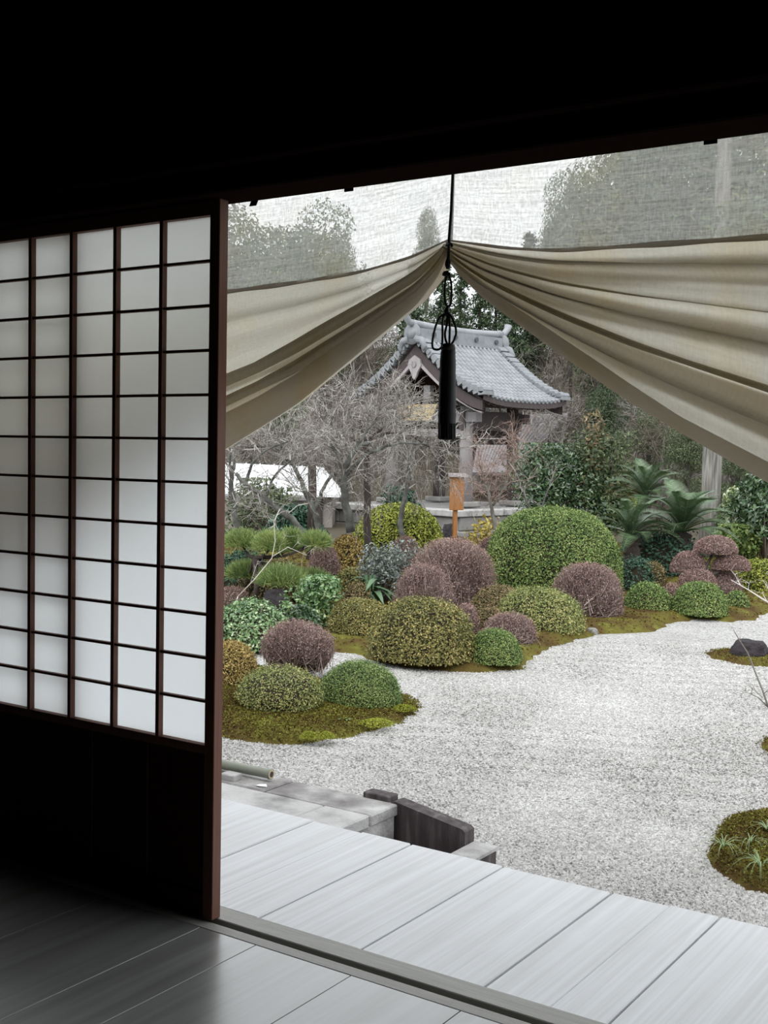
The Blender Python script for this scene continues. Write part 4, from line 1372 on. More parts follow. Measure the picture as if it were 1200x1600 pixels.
def cycad(label, cx, cy, depth, s, nf, yb):
    c = deep(cx, cy, depth)
    o = thing('cycad', label, 'cycad', (c[0], c[1], GZ), 'cycads beyond the clipped shrubs')
    zc = c[2] - GZ
    b = B()
    n = 14
    zz_ = np.linspace(-0.03, zc, n)
    b.tube([(0.02 * math.sin(i), 0, z_) for i, z_ in enumerate(zz_)], [0.13 * s * (1 + 0.12 * (i % 2)) for i in range(n)], 10)
    part('trunk', b, 'dark_bark', o, local=True)
    for i in range(nf):
        f = put('frond', FR, o, (0, 0, zc))
        k = i / nf
        f.rotation_euler = (rng.normal(0, .1), -0.95 + 1.35 * k + rng.normal(0, .08), i * 2.399)
        f.scale = (s * rng.uniform(0.85, 1.1),) * 3
    return o


cycad('tall cycad with the highest crown, on a bare trunk', 1008, 776, 18.5, 0.80, 24, 0)
cycad('dark cycad with the broadest crown in front of the tall grey trunk', 1066, 832, 16.5, 0.98, 30, 0)
cycad('low dark cycad next to the giant dome', 987, 838, 16.0, 0.80, 24, 0)

# ------------------------------------------------------------------ far buildings: bell tower
D0 = 26.0
EAVE = deep(755, 624, D0)
a45 = math.radians(45)
UU = math.cos(a45) * RH + math.sin(a45) * FH      # along the ridge, away
VV = math.sin(a45) * RH - math.cos(a45) * FH      # towards the front eave
RL, GW = 3.02, 4.2
ZE = EAVE[2]
ZR = 3.80
OR = np.array([EAVE[0], EAVE[1], 0]) - VV * GW / 2
ZB = CAM[2] - 85 * 27 / FPX                       # platform top


def T(u, v, z):
    return OR + UU * u + VV * v + np.array([0, 0, z])


def slope(t_, u):
    """height on the roof, t=0 ridge .. 1 eave"""
    e = abs(u - RL / 2) / (RL / 2)
    return ZE + (ZR - ZE) * (1 - t_) ** 1.32 + 0.14 * e ** 3 * t_ ** 2


tower = thing('bell_tower', 'wooden bell tower with a grey tiled gable roof beyond the shrubs', 'tower', T(RL / 2, 0, ZB))
ts = np.linspace(0, 1, 15)
for sgn in (1, -1):
    us = np.linspace(0, RL, 13)
    G_ = np.array([[T(u, sgn * GW / 2 * t_, slope(t_, u) - 0.02) for u in us] for t_ in ts])
    G2_ = np.array([[T(u, sgn * GW / 2 * t_, slope(t_, u) - 0.14) for u in us] for t_ in ts])
    bb = B().grid(G_, flip=sgn > 0).grid(G2_, 1, flip=sgn < 0)
    part('roof_slope', bb, ['pan_tile', 'tower_wood'], tower, True)
    part('eave_board', B().grid(np.stack([G_[-1], G2_[-1]]), flip=sgn < 0), 'tower_wood', tower)
    nrow = 19
    for i in range(nrow):
        u = 0.16 + (RL - 0.32) * i / (nrow - 1)
        b = B()
        k = 15
        for j in range(k):
            ta, tb = 0.03 + 0.97 * j / k, 0.03 + 0.97 * (j + 1) / k + 0.012
            P = [T(u, sgn * GW / 2 * ta, slope(ta, u) + 0.012), T(u, sgn * GW / 2 * tb, slope(tb, u) + 0.020)]
            b.tube(P, [0.043, 0.047], 7, caps=(j == k - 1))
        part('tile_row', b, 'roof_tile', tower)
# verge tiles: one by one across each gable end
vt = B()
vt.tube([(0, 0, 0.02), (0.34, 0, 0.02)], 0.075, 8)
vt.box((0.0, -0.09, -0.09), (0.34, 0.09, -0.01))
Vv, Fv, _ = vt.get()
VT = mesh('verge_tile', Vv, Fv, 'ridge_tile')
ang = math.atan2(UU[1], UU[0])
for ue, off in ((-0.06, 0), (RL - 0.28, 0)):
    for sgn in (1, -1):
        for j in range(13):
            t_ = 0.09 + 0.90 * j / 12
            p = T(ue, sgn * GW / 2 * t_, slope(t_, 0 if ue < 1 else RL) + 0.05)
            o = put('verge_tile', VT, tower, tuple(p - wloc(tower)))
            o.rotation_euler = (0, 0, ang)
            dz = slope(t_ + .02, 0) - slope(t_ - .02, 0)
            o.rotation_euler = (math.atan2(-sgn * dz, 0.04 * GW / 2) * 1.0 * -1 * -1, 0, ang) if False else (math.atan2(sgn * dz, 0.04 * GW / 2) * 1.0, 0, ang)
# ridge
AX = np.stack([UU, VV, [0, 0, 1]])
part('ridge_wall', B().box((0.02, -0.13, ZR - 0.08), (RL - 0.02, 0.13, ZR + 0.20), ax=AX, org=OR), 'ridge_tile', tower)
part('ridge_base', B().box((-0.02, -0.18, ZR - 0.10), (RL + 0.02, 0.18, ZR - 0.02), ax=AX, org=OR), 'ridge_tile', tower)
part('ridge_cap', B().tube([T(u, 0, ZR + 0.25 + 0.05 * (2 * u / RL - 1) ** 2) for u in np.linspace(-0.1, RL + 0.1, 12)], 0.085, 9), 'roof_tile', tower, True)
for i in range(4):
    u = 0.5 + i * 0.75
    part('ridge_boss', B().tube([T(u, 0.10, ZR + 0.08), T(u, 0.17, ZR + 0.08)], 0.06, 8), 'pan_tile', tower)
for ue, s in ((-0.08, -1), (RL + 0.08, 1)):
    b = B()
    b.tube([T(ue - 0.03, 0, ZR + 0.06), T(ue + 0.03, 0, ZR + 0.06)], 0.25, 12)
    b.tube([T(ue - 0.06, 0, ZR + 0.08), T(ue + 0.06, 0, ZR + 0.08)], 0.13, 12)
    for q in (-1, 1):
        b.tube([T(ue, q * 0.12, ZR - 0.05), T(ue, q * 0.30, ZR - 0.10), T(ue, q * 0.40, ZR - 0.24), T(ue, q * 0.34, ZR - 0.32)], [0.09, 0.08, 0.06, 0.04], 7)
    part('ridge_end_tile', b, 'ridge_tile', tower, True)
    part('ridge_horn', B().tube([T(ue - s * 0.1, 0, ZR + 0.27), T(ue + s * 0.12, 0, ZR + 0.33), T(ue + s * 0.24, 0, ZR + 0.45), T(ue + s * 0.27, 0, ZR + 0.55)], [0.085, 0.08, 0.085, 0.10], 9), 'roof_tile', tower, True)
# gables: barge boards, pendant, dark wall behind
for ue in (0.06, RL - 0.06):
    for sgn in (1, -1):
        tt = np.linspace(0.0, 0.97, 10)
        for nm, z0, z1, du, mt in (('barge_board', -0.16, -0.50, 0, 'tower_wood'), ('barge_trim', -0.44, -0.55, 0.03, 'gable_pale_wood')):
            sg = -1 if ue < 1 else 1
            b = B()
            A_ = np.array([[T(ue + sg * du, sgn * GW / 2 * t_, slope(t_, 0) + z0) for t_ in tt], [T(ue + sg * du, sgn * GW / 2 * t_, slope(t_, 0) + z1 * (1 - 0.25 * t_)) for t_ in tt]])
            C_ = A_ - sg * UU * 0.06
            b.grid(A_).grid(C_, flip=True).grid(np.stack([A_[0], C_[0]]), flip=True).grid(np.stack([A_[1], C_[1]]))
            part(nm, b, mt, tower)
    sg = -1 if ue < 1 else 1
    b = B()
    pr = [(0.0, -0.42), (0.17, -0.52), (0.21, -0.66), (0.11, -0.80), (0.06, -0.92), (0, -0.98), (-0.06, -0.92), (-0.11, -0.80), (-0.21, -0.66), (-0.17, -0.52)]
    f1 = [T(ue + sg * 0.06, v, ZR + z_) for v, z_ in pr]
    f2 = [T(ue + sg * 0.01, v, ZR + z_) for v, z_ in pr]
    n = len(pr)
    b.add(f1 + f2, [list(range(n)), list(range(2 * n - 1, n - 1, -1))])
    b.add(f1 + f2, [[i, (i + 1) % n, n + (i + 1) % n, n + i] for i in range(n)])
    pend = part('gable_pendant', b, 'gable_pale_wood', tower)
    part('rosette', B().tube([T(ue + sg * 0.05, 0, ZR - 0.63), T(ue + sg * 0.09, 0, ZR - 0.63)], 0.075, 8), 'weathered_post', pend)
    ui = ue - sg * 0.55
    part('gable_wall', B().add([T(ui, -1.35, ZE + 0.02), T(ui, 1.35, ZE + 0.02), T(ui, 0, ZR - 0.55)], [[0, 1, 2]]).add([T(ui - sg * 0.04, -1.35, ZE + 0.02), T(ui - sg * 0.04, 1.35, ZE + 0.02), T(ui - sg * 0.04, 0, ZR - 0.55)], [[2, 1, 0]]), 'dark_wood', tower)
    part('king_post', B().box((ui - 0.07 + sg * 0.1, -0.10, ZE - 0.2), (ui + 0.07 + sg * 0.1, 0.10, ZE + 0.38), ax=AX, org=OR), 'weathered_post', tower)
# posts on footing stones, beams
UP, VP = (0.52, 2.25), (-1.2, 1.2)
ZT = ZE - 0.05
for u in UP:
    for v in VP:
        lean = np.array([0.0, 0, 0]) + (UU * (1.38 - u) + VV * (0 - v)) * 0.05
        p0, p1 = T(u, v, ZB + 0.10), T(u, v, ZT) + lean
        q = part('post', B().tube([p0, p1], [0.155, 0.14], 12), 'weathered_post' if u < 1 else 'tower_wood', tower, True)
        part('footing_stone', B().box((u - 0.26, v - 0.26, ZB), (u + 0.26, v + 0.26, ZB + 0.13), ax=AX, org=OR, bev=0.03), 'grey_stone', tower)
for v in VP:
    part('long_beam', B().box((-0.05, v * 0.95 - 0.1, ZT - 0.06), (RL + 0.02, v * 0.95 + 0.1, ZT + 0.16), ax=AX, org=OR), 'tower_wood', tower)
    part('lower_long_beam', B().box((0.35, v * 0.97 - 0.07, ZT - 0.60), (2.45, v * 0.97 + 0.07, ZT - 0.16), ax=AX, org=OR), 'tower_wood', tower)
for u in UP:
    part('cross_beam', B().box((u - 0.1, -1.55, ZT - 0.42), (u + 0.1, 1.55, ZT - 0.2), ax=AX, org=OR), 'weathered_post' if u < 1 else 'tower_wood', tower)
    part('tie_beam', B().box((u - 0.07, -1.2, ZT - 0.75), (u + 0.07, 1.2, ZT - 0.58), ax=AX, org=OR), 'weathered_post' if u < 1 else 'tower_wood', tower)
nr = 15
for i in range(nr):
    u = 0.12 + (RL - 0.24) * i / (nr - 1)
    for sgn in (1, -1):
        part('rafter', B().tube([T(u, sgn * 0.2, slope(0.1, RL / 2) - 0.22), T(u, sgn * GW / 2 * 0.96, slope(0.96, u) - 0.17)], 0.035, 4), 'tower_wood', tower)
# tan slanted board in the gable
c = T(0.2, 0.02, 0)
b = B()
zt, zb_ = ZE - 0.06, ZE - 0.44
f1 = [T(0.32, -0.95, zt), T(0.32, 0.45, zt), T(0.36, 0.22, zb_), T(0.36, -0.60, zb_)]
f2 = [p + UU * 0.05 for p in f1]
b.add(f1 + f2, [[0, 3, 2, 1], [4, 5, 6, 7], [0, 1, 5, 4], [1, 2, 6, 5], [2, 3, 7, 6], [3, 0, 4, 7]])
part('gable_panel', b, 'tan_board', tower, label='tan tapering panel under the gable')
# bell and its striking log
BZ = ZB + 1.44
bell = thing('temple_bell', 'dark bronze bell hanging inside the tower behind the tassel', 'bell', T(1.30, 0, BZ))
prof = [(0.0, 0.66), (0.10, 0.65), (0.17, 0.61), (0.20, 0.52), (0.215, 0.26), (0.235, 0.08), (0.25, 0.0), (0.21, 0.0)]
G_ = np.array([[T(1.30, 0, BZ) + np.array([r_ * math.cos(i * math.pi / 10), r_ * math.sin(i * math.pi / 10), z_]) for i in range(21)] for r_, z_ in prof])
part('bell_body', B().grid(G_), 'bronze', bell, True)
part('crown_loop', B().tube([T(1.30, 0.06 * math.cos(t_), BZ + 0.64 + 0.10 * math.sin(t_)) for t_ in np.linspace(0, math.pi, 9)], 0.02, 6), 'bronze', bell, True)
part('bell_beam', B().box((0.4, -0.1, ZT - 0.08), (2.4, 0.1, ZT + 0.08), ax=AX, org=OR), 'tower_wood', tower)
sl = thing('striking_log', 'dark log slung beside the bell under the tower eave', 'log', T(2.0, 0.6, ZB + 1.5))
part('log', B().tube([T(1.65, 0.25, ZB + 1.5), T(2.05, 1.1, ZB + 1.5)], 0.07, 10), 'dark_bark', sl, True)
for u, v in ((1.72, 0.40), (1.98, 0.95)):
    part('rope', B().tube([T(u, v, ZB + 1.54), T(u, v, ZT - 0.05)], 0.012, 5), 'cord_silk', sl)
# stone base of dressed blocks
bs = thing('tower_base', 'pale dressed-stone platform under the bell tower', 'platform', T(RL / 2, 0, -1.0))
part('core', B().box((-0.85, -2.2, -0.9), (3.7, 2.2, ZB - 0.02), ax=AX, org=OR), 'grey_stone', bs)
b = B()
for k, (v0) in enumerate(np.linspace(-2.3, 2.3, 5)[:-1]):
    part('coping_stone', B().box((-0.98, v0 + 0.01, ZB - 0.14), (-0.50, v0 + 1.14, ZB), ax=AX, org=OR, bev=0.015), 'pavement_stone', bs)
for u0 in np.linspace(-0.5, 3.8, 5)[:-1]:
    part('coping_stone', B().box((u0 + 0.01, 1.85, ZB - 0.14), (u0 + 1.065, 2.3, ZB), ax=AX, org=OR, bev=0.015), 'pavement_stone', bs)
for r_ in range(2):
    z0 = ZB - 0.15 - 0.30 * (r_ + 1)
    for k in range(5):
        v0 = -2.25 + k * 0.9 + 0.3 * (r_ % 2) - 0.15
        part('base_stone', B().box((-0.90, v0 + 0.012, z0 + 0.01), (-0.7, v0 + 0.89, z0 + 0.30), ax=AX, org=OR, bev=0.02), 'grey_stone', bs)
        u0 = -0.85 + k * 0.9 + 0.3 * (r_ % 2)
        part('base_stone', B().box((u0 + 0.012, 2.05, z0 + 0.01), (u0 + 0.89, 2.25, z0 + 0.30), ax=AX, org=OR, bev=0.02), 'grey_stone', bs)

# wooden sign on a post
c = deep(712, 850, 18.2)
zt, zb_ = deep(712, 745, 18.2)[2], deep(712, 797, 18.2)[2]
sg_ = thing('wooden_sign', 'orange-brown upright wooden notice board on a thin post before the tower', 'sign', (c[0], c[1], GZ))
sx = np.stack([unit(RH * 0.85 + FH * 0.35), unit(FH * 0.85 - RH * 0.35), [0, 0, 1]])
part('post', B().box((-0.03, 0.02, -0.02), (0.03, 0.07, zt - GZ + 0.02), ax=sx), 'sign_wood', sg_, local=True)
part('board', B().box((-0.112, -0.02, zb_ - GZ), (0.112, 0.02, zt - GZ), ax=sx, bev=0.004), 'sign_wood', sg_, local=True)
cp = B()
cp.add(np.array([(-0.16, -0.07, 0), (0.16, -0.07, 0), (0.16, 0.07, 0), (-0.16, 0.07, 0), (-0.16, 0, 0.06), (0.16, 0, 0.06)]) @ sx + np.array([0, 0, zt - GZ]), [[0, 3, 2, 1], [0, 1, 5, 4], [2, 3, 4, 5]])
part('cap_roof', cp, 'weathered_post', sg_, local=True)

# distant long roof behind the tower
FR_ = thing('distant_hall', 'old purple-grey tiled roof seen between the tower posts', 'building', deep(800, 705, 40) * np.array([1, 1, 0]) + np.array([0, 0, 0.2]))
q0, q1 = deep(752, 659, 41), deep(880, 652, 42)
f0, f1_ = deep(738, 742, 37.0), deep(800, 742, 37.0)
b = B()
b.add([q0, q1, f1_, f0], [[0, 3, 2, 1]])
bk = FH * 3.0
b.add([q0, q1, f1_ + bk * 1.8, f0 + bk * 1.8], [[0, 1, 2, 3]])
part('roof', b, 'pan_tile', FR_)
for i in range(18):
    u = (i + 0.5) / 18
    part('tile_row', B().tube([q0 + (q1 - q0) * u + np.array([0, 0, 0.03]), f0 + (f1_ - f0) * u + np.array([0, 0, 0.03])], 0.065, 6), 'old_roof_tile', FR_)
part('ridge', B().tube([q0 - RH * 0.1, q1 + RH * 0.1], 0.16, 8), 'old_roof_tile', FR_)
part('verge', B().tube([q1 + np.array([0, 0, .05]), f1_ + np.array([0, 0, .05])], 0.10, 7), 'old_roof_tile', FR_)
hw = B()
for (pa, pb) in ((f0, f1_),):
    A_, C_ = pa + FH * 0.7, pb + FH * 0.7
    lo1, lo2 = A_.copy(), C_.copy()
    lo1[2] = lo2[2] = 0.0
    hw.add([A_, C_, lo2, lo1], [[0, 3, 2, 1]])
    e1, e2 = C_ + FH * 4, lo2 + FH * 4
    hw.add([C_, e1, e2, lo2], [[0, 3, 2, 1]])
    e3, e4 = A_ + FH * 4, lo1 + FH * 4
    hw.add([A_, lo1, e4, e3], [[0, 3, 2, 1]])
part('wall', hw, 'clay_wall', FR_)

# shed with white roof behind the bare trees
wd = 26.0
sh0 = deep(440, 800, wd)
shed = thing('white_roofed_shed', 'low shed with a bright white sheet roof behind the bare trees', 'shed', (sh0[0], sh0[1], GZ))
r0, r1 = deep(330, 722, wd + 2.4), deep(505, 730, wd + 2.4)
e0, e1 = deep(322, 770, wd), deep(540, 773, wd)
b = B()
th = np.array([0, 0, -0.06])
bk = FH * 2.4 + np.array([0, 0, e0[2] - r0[2]])
rim = [e0, e1, r1, r0]
b.add(rim + [p + th for p in rim], [[0, 1, 2, 3], [7, 6, 5, 4], [0, 4, 5, 1], [1, 5, 6, 2]])
b.add([r0, r1, r1 + bk, r0 + bk] + [p + th for p in (r0, r1, r1 + bk, r0 + bk)], [[0, 1, 2, 3], [7, 6, 5, 4]])
part('roof', b, 'white_sheet', shed)
for i in range(8):
    u = (i + 0.5) / 8
    part('roof_seam', B().tube([e0 + (e1 - e0) * u + np.array([0, 0, .01]), r0 + (r1 - r0) * u + np.array([0, 0, .01])], 0.018, 5), 'white_sheet', shed)
wl = B()
w0, w1 = e0 + FH * 0.35, e1 + FH * 0.35 - RH * 0.3
z0 = GZ - 0.1
wl.add([w0 + th, w1 + th, np.array([*w1[:2], z0]), np.array([*w0[:2], z0])], [[0, 3, 2, 1]])
w2 = w1 + FH * 3.8
w3 = w0 + FH * 3.8
wl.add([w1 + th, w2 + th, np.array([*w2[:2], z0]), np.array([*w1[:2], z0])], [[0, 3, 2, 1]])
wl.add([w0 + th, w3 + th, np.array([*w3[:2], z0]), np.array([*w0[:2], z0])], [[0, 1, 2, 3]])
part('wall', wl, 'clay_wall', shed)
for u in (0.15, 0.4, 0.65, 0.9):
    p = w0 + (w1 - w0) * u - FH * 0.06
    part('post', B().box((p[0] - 0.05, p[1] - 0.05, z0), (p[0] + 0.05, p[1] + 0.05, p[2] - 0.05)), 'tower_wood', shed)
# clay garden wall below the white roof
gw0, gw1 = deep(320, 772, 22.5), deep(475, 770, 22.5)
gw = thing('garden_wall', 'low clay garden wall in front of the white-roofed shed', 'wall', (gw0[0], gw0[1], GZ))
dx = unit((gw1 - gw0) * np.array([1, 1, 0]))
ax = np.stack([dx, np.cross([0, 0, 1.0], dx), [0, 0, 1]])
ln = np.linalg.norm((gw1 - gw0)[:2])
part('wall_body', B().box((0, 0, -0.05), (ln, 0.25, gw0[2] - GZ - 0.1), ax=ax), 'clay_wall', gw, local=True)
part('coping', B().box((-0.05, -0.1, gw0[2] - GZ - 0.1), (ln + 0.05, 0.35, gw0[2] - GZ), ax=ax, bev=0.02), 'old_roof_tile', gw, local=True)
loose_bush('shaped_pine', 'flat-topped green pine branch in front of the white roof', (355, 455, 748, 778), 'forest_leaf', 0.09, 2600, z=0.1, loc_depth=21.5, blobs=9, spread=1.0)

# ------------------------------------------------------------------ woods on the hillside (prototypes, then copies)


def conifer_proto(H=10.0):
    o = thing('conifer', '', 'tree', (0, 0, -500))
    part('trunk', B().tube([(0, 0, -0.5), (0, 0, H * 0.5), (0, 0, H)], [0.2, 0.13, 0.02], 8), 'dark_bark', o, True, local=True)
    Ps, Ns = [], []
    for z in np.arange(H * 0.12, H, 0.22):
        R = (1 - z / H) ** 0.75 * 2.1 + 0.15
        for _ in range(5):
            a = rng.uniform(0, 6.28)
            rr = R * rng.uniform(0.6, 1.05)
            k = int(22 + 26 * rr)
            u = rng.uniform(0.15, 1, k)
            Pp = np.stack([np.cos(a) * rr * u, np.sin(a) * rr * u, z - 0.35 * rr * u ** 2 + 0.12 * rr * u], 1) + rng.normal(0, 0.10, (k, 3))
            Ps.append(Pp)
            Ns.append(np.tile([np.cos(a) * 0.3, np.sin(a) * 0.3, 1], (k, 1)))
    P, N = np.concatenate(Ps), np.concatenate(Ns)
    part('foliage', leaves(P, N, 0.19, 0.5, jit=0.6), 'conifer', o, local=True)
    return o


def broadleaf_proto(mat, H=7.0, n=14000):
    o = thing('evergreen_tree', '', 'tree', (0, 0, -500))
    b = B()
    b.tube([(0, 0, -0.5), (0.1, 0, H * 0.35), (0, 0.1, H * 0.7)], [0.11, 0.09, 0.04], 8)
    cs = []
    for i in range(15):
        a = rng.uniform(0, 6.28)
        zc = H * rng.uniform(0.35, 0.9)
        r_ = H * 0.26 * rng.uniform(0.2, 1) * (1.2 - zc / H * 0.6)
        cs.append((r_ * math.cos(a), r_ * math.sin(a), zc))
        b.tube([(0.05, 0, H * 0.35), np.array(cs[-1]) * np.array([.5, .5, .85]), cs[-1]], [0.07, 0.05, 0.02], 5)
    cs = np.array(cs)
    k = rng.integers(0, 15, n)
    D = unit(rng.normal(size=(n, 3)))
    P = cs[k] + D * np.array([1, 1, 0.7]) * (H * 0.15 * rng.uniform(0.4, 1, n) ** 0.5)[:, None]
    part('trunk', b, 'bark', o, True, local=True)
    part('foliage', leaves(P, D, 0.115, 0.55, up=0.5), mat, o, local=True)
    return o


def bare_proto(twig, H=6.5, n0=26):
    o = thing('leafless_tree', '', 'tree', (0, 0, -500))
    b = B()
    st, dr = [], []
    for i in range(4):
        e = np.array([rng.normal(0, 0.8), rng.normal(0, 0.8), H * rng.uniform(0.5, 0.7)])
        m_ = e * np.array([.3, .3, .5])
        b.tube([(0, 0, -0.4), m_, e], [0.13, 0.085, 0.04], 6)
        for u in rng.uniform(0.2, 1, n0 // 4):
            st.append(m_ + (e - m_) * u if u > 0.4 else m_ * (u / 0.4))
            dr.append(rng.normal(0, 0.6, 3) + np.array([0, 0, 0.75]))
    part('trunk', b, 'bark', o, True, local=True)
    part('twigs', twig_tris(*grow_twigs(st, dr, H * 0.34, 3, 0.022, 0.55, kids=(7, 7), seg=4)), twig, o, local=True)
    return o


PC = [conifer_proto() for _ in range(2)]
PE = [broadleaf_proto('forest_leaf'), broadleaf_proto('conifer', n=14000), broadleaf_proto('forest_leaf', n=12000)]
PB_ = [bare_proto('twig_brown'), bare_proto('twig_brown'), bare_proto('twig_grey')]
USED = set()


def plant(proto, H, x, ytop, depth, label, group, sx=1.0):
    g = deep(x, 700, depth)
    gz = float(hill(g[0], g[1]))
    top = deep(x, ytop, depth)[2]
    s = max(0.3, (top - gz) / H)
    sc = (s * sx, s * sx, s)
    rz = rng.uniform(0, 6.28)
    loc = (g[0], g[1], gz)
    if id(proto) in USED:
        return dup(proto, loc, label, sc, rz, group)
    USED.add(id(proto))
    proto.location = loc
    proto.scale = sc
    proto.rotation_euler = (0, 0, rz)
    proto['label'] = label
    proto['group'] = group
    return proto


GC, GE, GL = 'tall conifers on the wooded hill', 'evergreen trees around the garden', 'leafless trees on the wooded hill'
LC = 'tall dark conifer on the hill behind the bell tower'
for i, (x, yt, dp) in enumerate([(690, 400, 48), (745, 425, 46), (640, 410, 47), (795, 440, 44), (715, 405, 54), (770, 395, 56), (820, 365, 50)]):
    plant(PC[i % 2], 10.0, x, yt, dp, LC, GC, 0.9)
LSL = 'evergreen crown seen as a grey silhouette through the curtain between paper door and cord'
LSR = 'evergreen crown seen as a grey silhouette through the curtain beyond the cord'
for i, (x, yt, dp, sx) in enumerate([(662, 322, 58, 0.32), (395, 312, 40, 0.75), (470, 302, 46, 0.8), (520, 365, 50, 0.5), (345, 330, 36, 0.8), (430, 400, 33, 0.7), (508, 392, 44, 0.7), (450, 350, 38, 0.7)]):
    plant(PE[i % 3], 7.0, x, yt, dp, LSL, 'evergreens behind the curtain on the door side', sx)
for i, (x, yt, dp, sx) in enumerate([(890, 262, 54, 0.55), (940, 205, 50, 0.7), (1000, 160, 46, 0.8), (1075, 140, 44, 0.85), (1150, 130, 40, 0.9), (1215, 130, 38, 0.9), (860, 335, 60, 0.6), (1000, 320, 58, 0.9), (1150, 330, 52, 0.8), (930, 380, 46, 0.7), (1060, 420, 42, 0.8)]):
    plant(PE[i % 3], 7.0, x, yt, dp, LSR, 'evergreens behind the curtain beyond the cord', sx)
LF = 'evergreen tree among the bare woods beyond the garden'
for i, (x, yt, dp) in enumerate([(835, 505, 52), (940, 590, 40), (1010, 625, 34), (1075, 655, 31), (600, 530, 48), (1150, 665, 27)]):
    plant(PE[i % 3], 7.0, x, yt, dp, LF, 'evergreens among the bare woods', 0.9)
LL = 'leafless brown tree on the hillside woods behind the tower'
for i in range(36):
    x = 355 + (i * 83.7) % 830
    dp = 31 + (i * 7.3) % 26
    yt = 640 - (dp - 28) * 5.5 + rng.uniform(-25, 25)
    if 540 < x < 900 and dp < 37:
        dp += 12
        yt = 575
    plant(PB_[i % 3], 6.5, x, yt, dp, LL, GL, 1.1)
for i, (x, yt, dp) in enumerate([(575, 470, 46), (615, 455, 49), (545, 500, 44), (640, 480, 52), (500, 520, 46)]):
    plant(PB_[i % 2], 6.5, x, yt, dp, LL, GL, 0.9)
for p in PC + PE + PB_:
    if id(p) not in USED:
        bpy.data.objects.remove(p)

# ------------------------------------------------------------------ near details beyond the veranda
LDZ = -0.30
land = thing('stone_landing', 'pale paved stone landing with side walls beside the veranda edge', 'steps', (-1.4, 1.3, GZ))
part('core', B().box((-3.2, 0.85, GZ - 0.05), (-0.70, 1.90, LDZ - 0.045)), 'stained_pavement', land)
for a, b in ((-3.2, -2.35), (-2.35, -1.62), (-1.62, -0.92), (-0.92, -0.692)):
    part('paving_slab', B().box((a + 0.003, 0.86, LDZ - 0.05), (b - 0.003, 1.715, LDZ + rng.uniform(-0.003, 0.003)), bev=0.006), 'pavement_stone', land)
for a, b in ((-3.2, -2.0), (-2.0, -1.25), (-1.25, -0.692)):
    part('paving_slab', B().box((a + 0.003, 1.722, LDZ - 0.05), (b - 0.003, 1.93, LDZ + rng.uniform(-0.003, 0.003)), bev=0.006), 'stained_pavement', land)
part('back_curb', B().box((-0.87, 1.915, GZ), (-0.735, 1.985, LDZ + 0.022), bev=0.004), 'stained_stone', land)
ss = B()
y0, y1 = 1.915, 1.99
pr = [(-0.735, GZ), (-0.735, LDZ - 0.002), (-0.71, LDZ + 0.008), (-0.385, LDZ - 0.045), (-0.37, LDZ - 0.056), (-0.37, GZ)]
n = len(pr)
ss.add([(x, y0, z) for x, z in pr] + [(x, y1, z) for x, z in pr], [[*range(n)][::-1], [*range(n, 2 * n)]])
ss.add([(x, y0, z) for x, z in pr] + [(x, y1, z) for x, z in pr], [[i, (i + 1) % n, n + (i + 1) % n, n + i] for i in range(n)])
part('sloping_side_wall', ss, 'stained_stone', land, label='dark stained sloping wall')
part('lower_step', B().box((-0.69, 0.95, GZ), (-0.372, 1.912, LDZ - 0.21), bev=0.004), 'stained_stone', land)
part('step_end', B().box((-0.366, 1.60, GZ), (-0.262, 1.985, LDZ - 0.125), bev=0.004), 'stained_stone', land)
part('step_slab', B().box((-0.366, 1.60, LDZ - 0.125), (-0.257, 1.985, LDZ - 0.105), bev=0.004), 'pavement_stone', land)

# bamboo pole lying over the landing
p0, p1 = on(330, 1191, 2, LDZ + 0.035), on(424, 1210, 2, LDZ + 0.035)
dv = unit(p1 - p0)
bam = thing('bamboo_pole', 'grey-green bamboo pole lying at the back of the stone landing', 'pole', p0 - dv * 1.5)
rb = 0.021
for i in range(6):
    a, b = p1 - dv * (0.33 * i), p1 - dv * (0.33 * (i + 1))
    part('bamboo_segment', B().tube([a, a - dv * .008, a - dv * .016, b + dv * .016, b + dv * .008, b], [rb * 1.1, rb * 1.1, rb, rb, rb * 1.1, rb * 1.1], 14), 'bamboo', bam, True)
ring = B()
cc_ = p1 + dv * 0.001
part('cut_end', B().tube([p1 - dv * 0.004, p1 + dv * 0.0015], [rb * 1.02, rb * 1.0], 14), 'bamboo_cut', bam)
part('hollow', B().tube([p1 + dv * 0.0005, p1 + dv * 0.002], [rb * 0.62, rb * 0.62], 12), 'stained_stone', bam)  # flat dark disc standing for the shaded inside of the pole
q = on(364, 1219, 2, LDZ)
tag(put('stone_block', mesh('stone_block', *B().box((-0.05, -0.03, 0), (0.03, 0.03, 0.03), bev=0.004).get()[:2], 'pavement_stone'), None, (q[0], q[1], LDZ)), 'small pale stone propped under the bamboo pole', 'stone')
q = on(409, 1228, 2, LDZ + 0.004)
sc_ = B().add([(-0.03, -0.01, 0), (0.0, -0.02, 0.004), (0.03, 0.0, 0.001), (0.01, 0.018, 0.006), (-0.02, 0.012, 0.002)], [[0, 1, 2, 3, 4]])
tag(put('paper_scrap', mesh('paper_scrap', *sc_.get()[:2], 'white_sheet'), None, tuple(q)), 'scrap of white paper lying on the stone landing', 'paper')

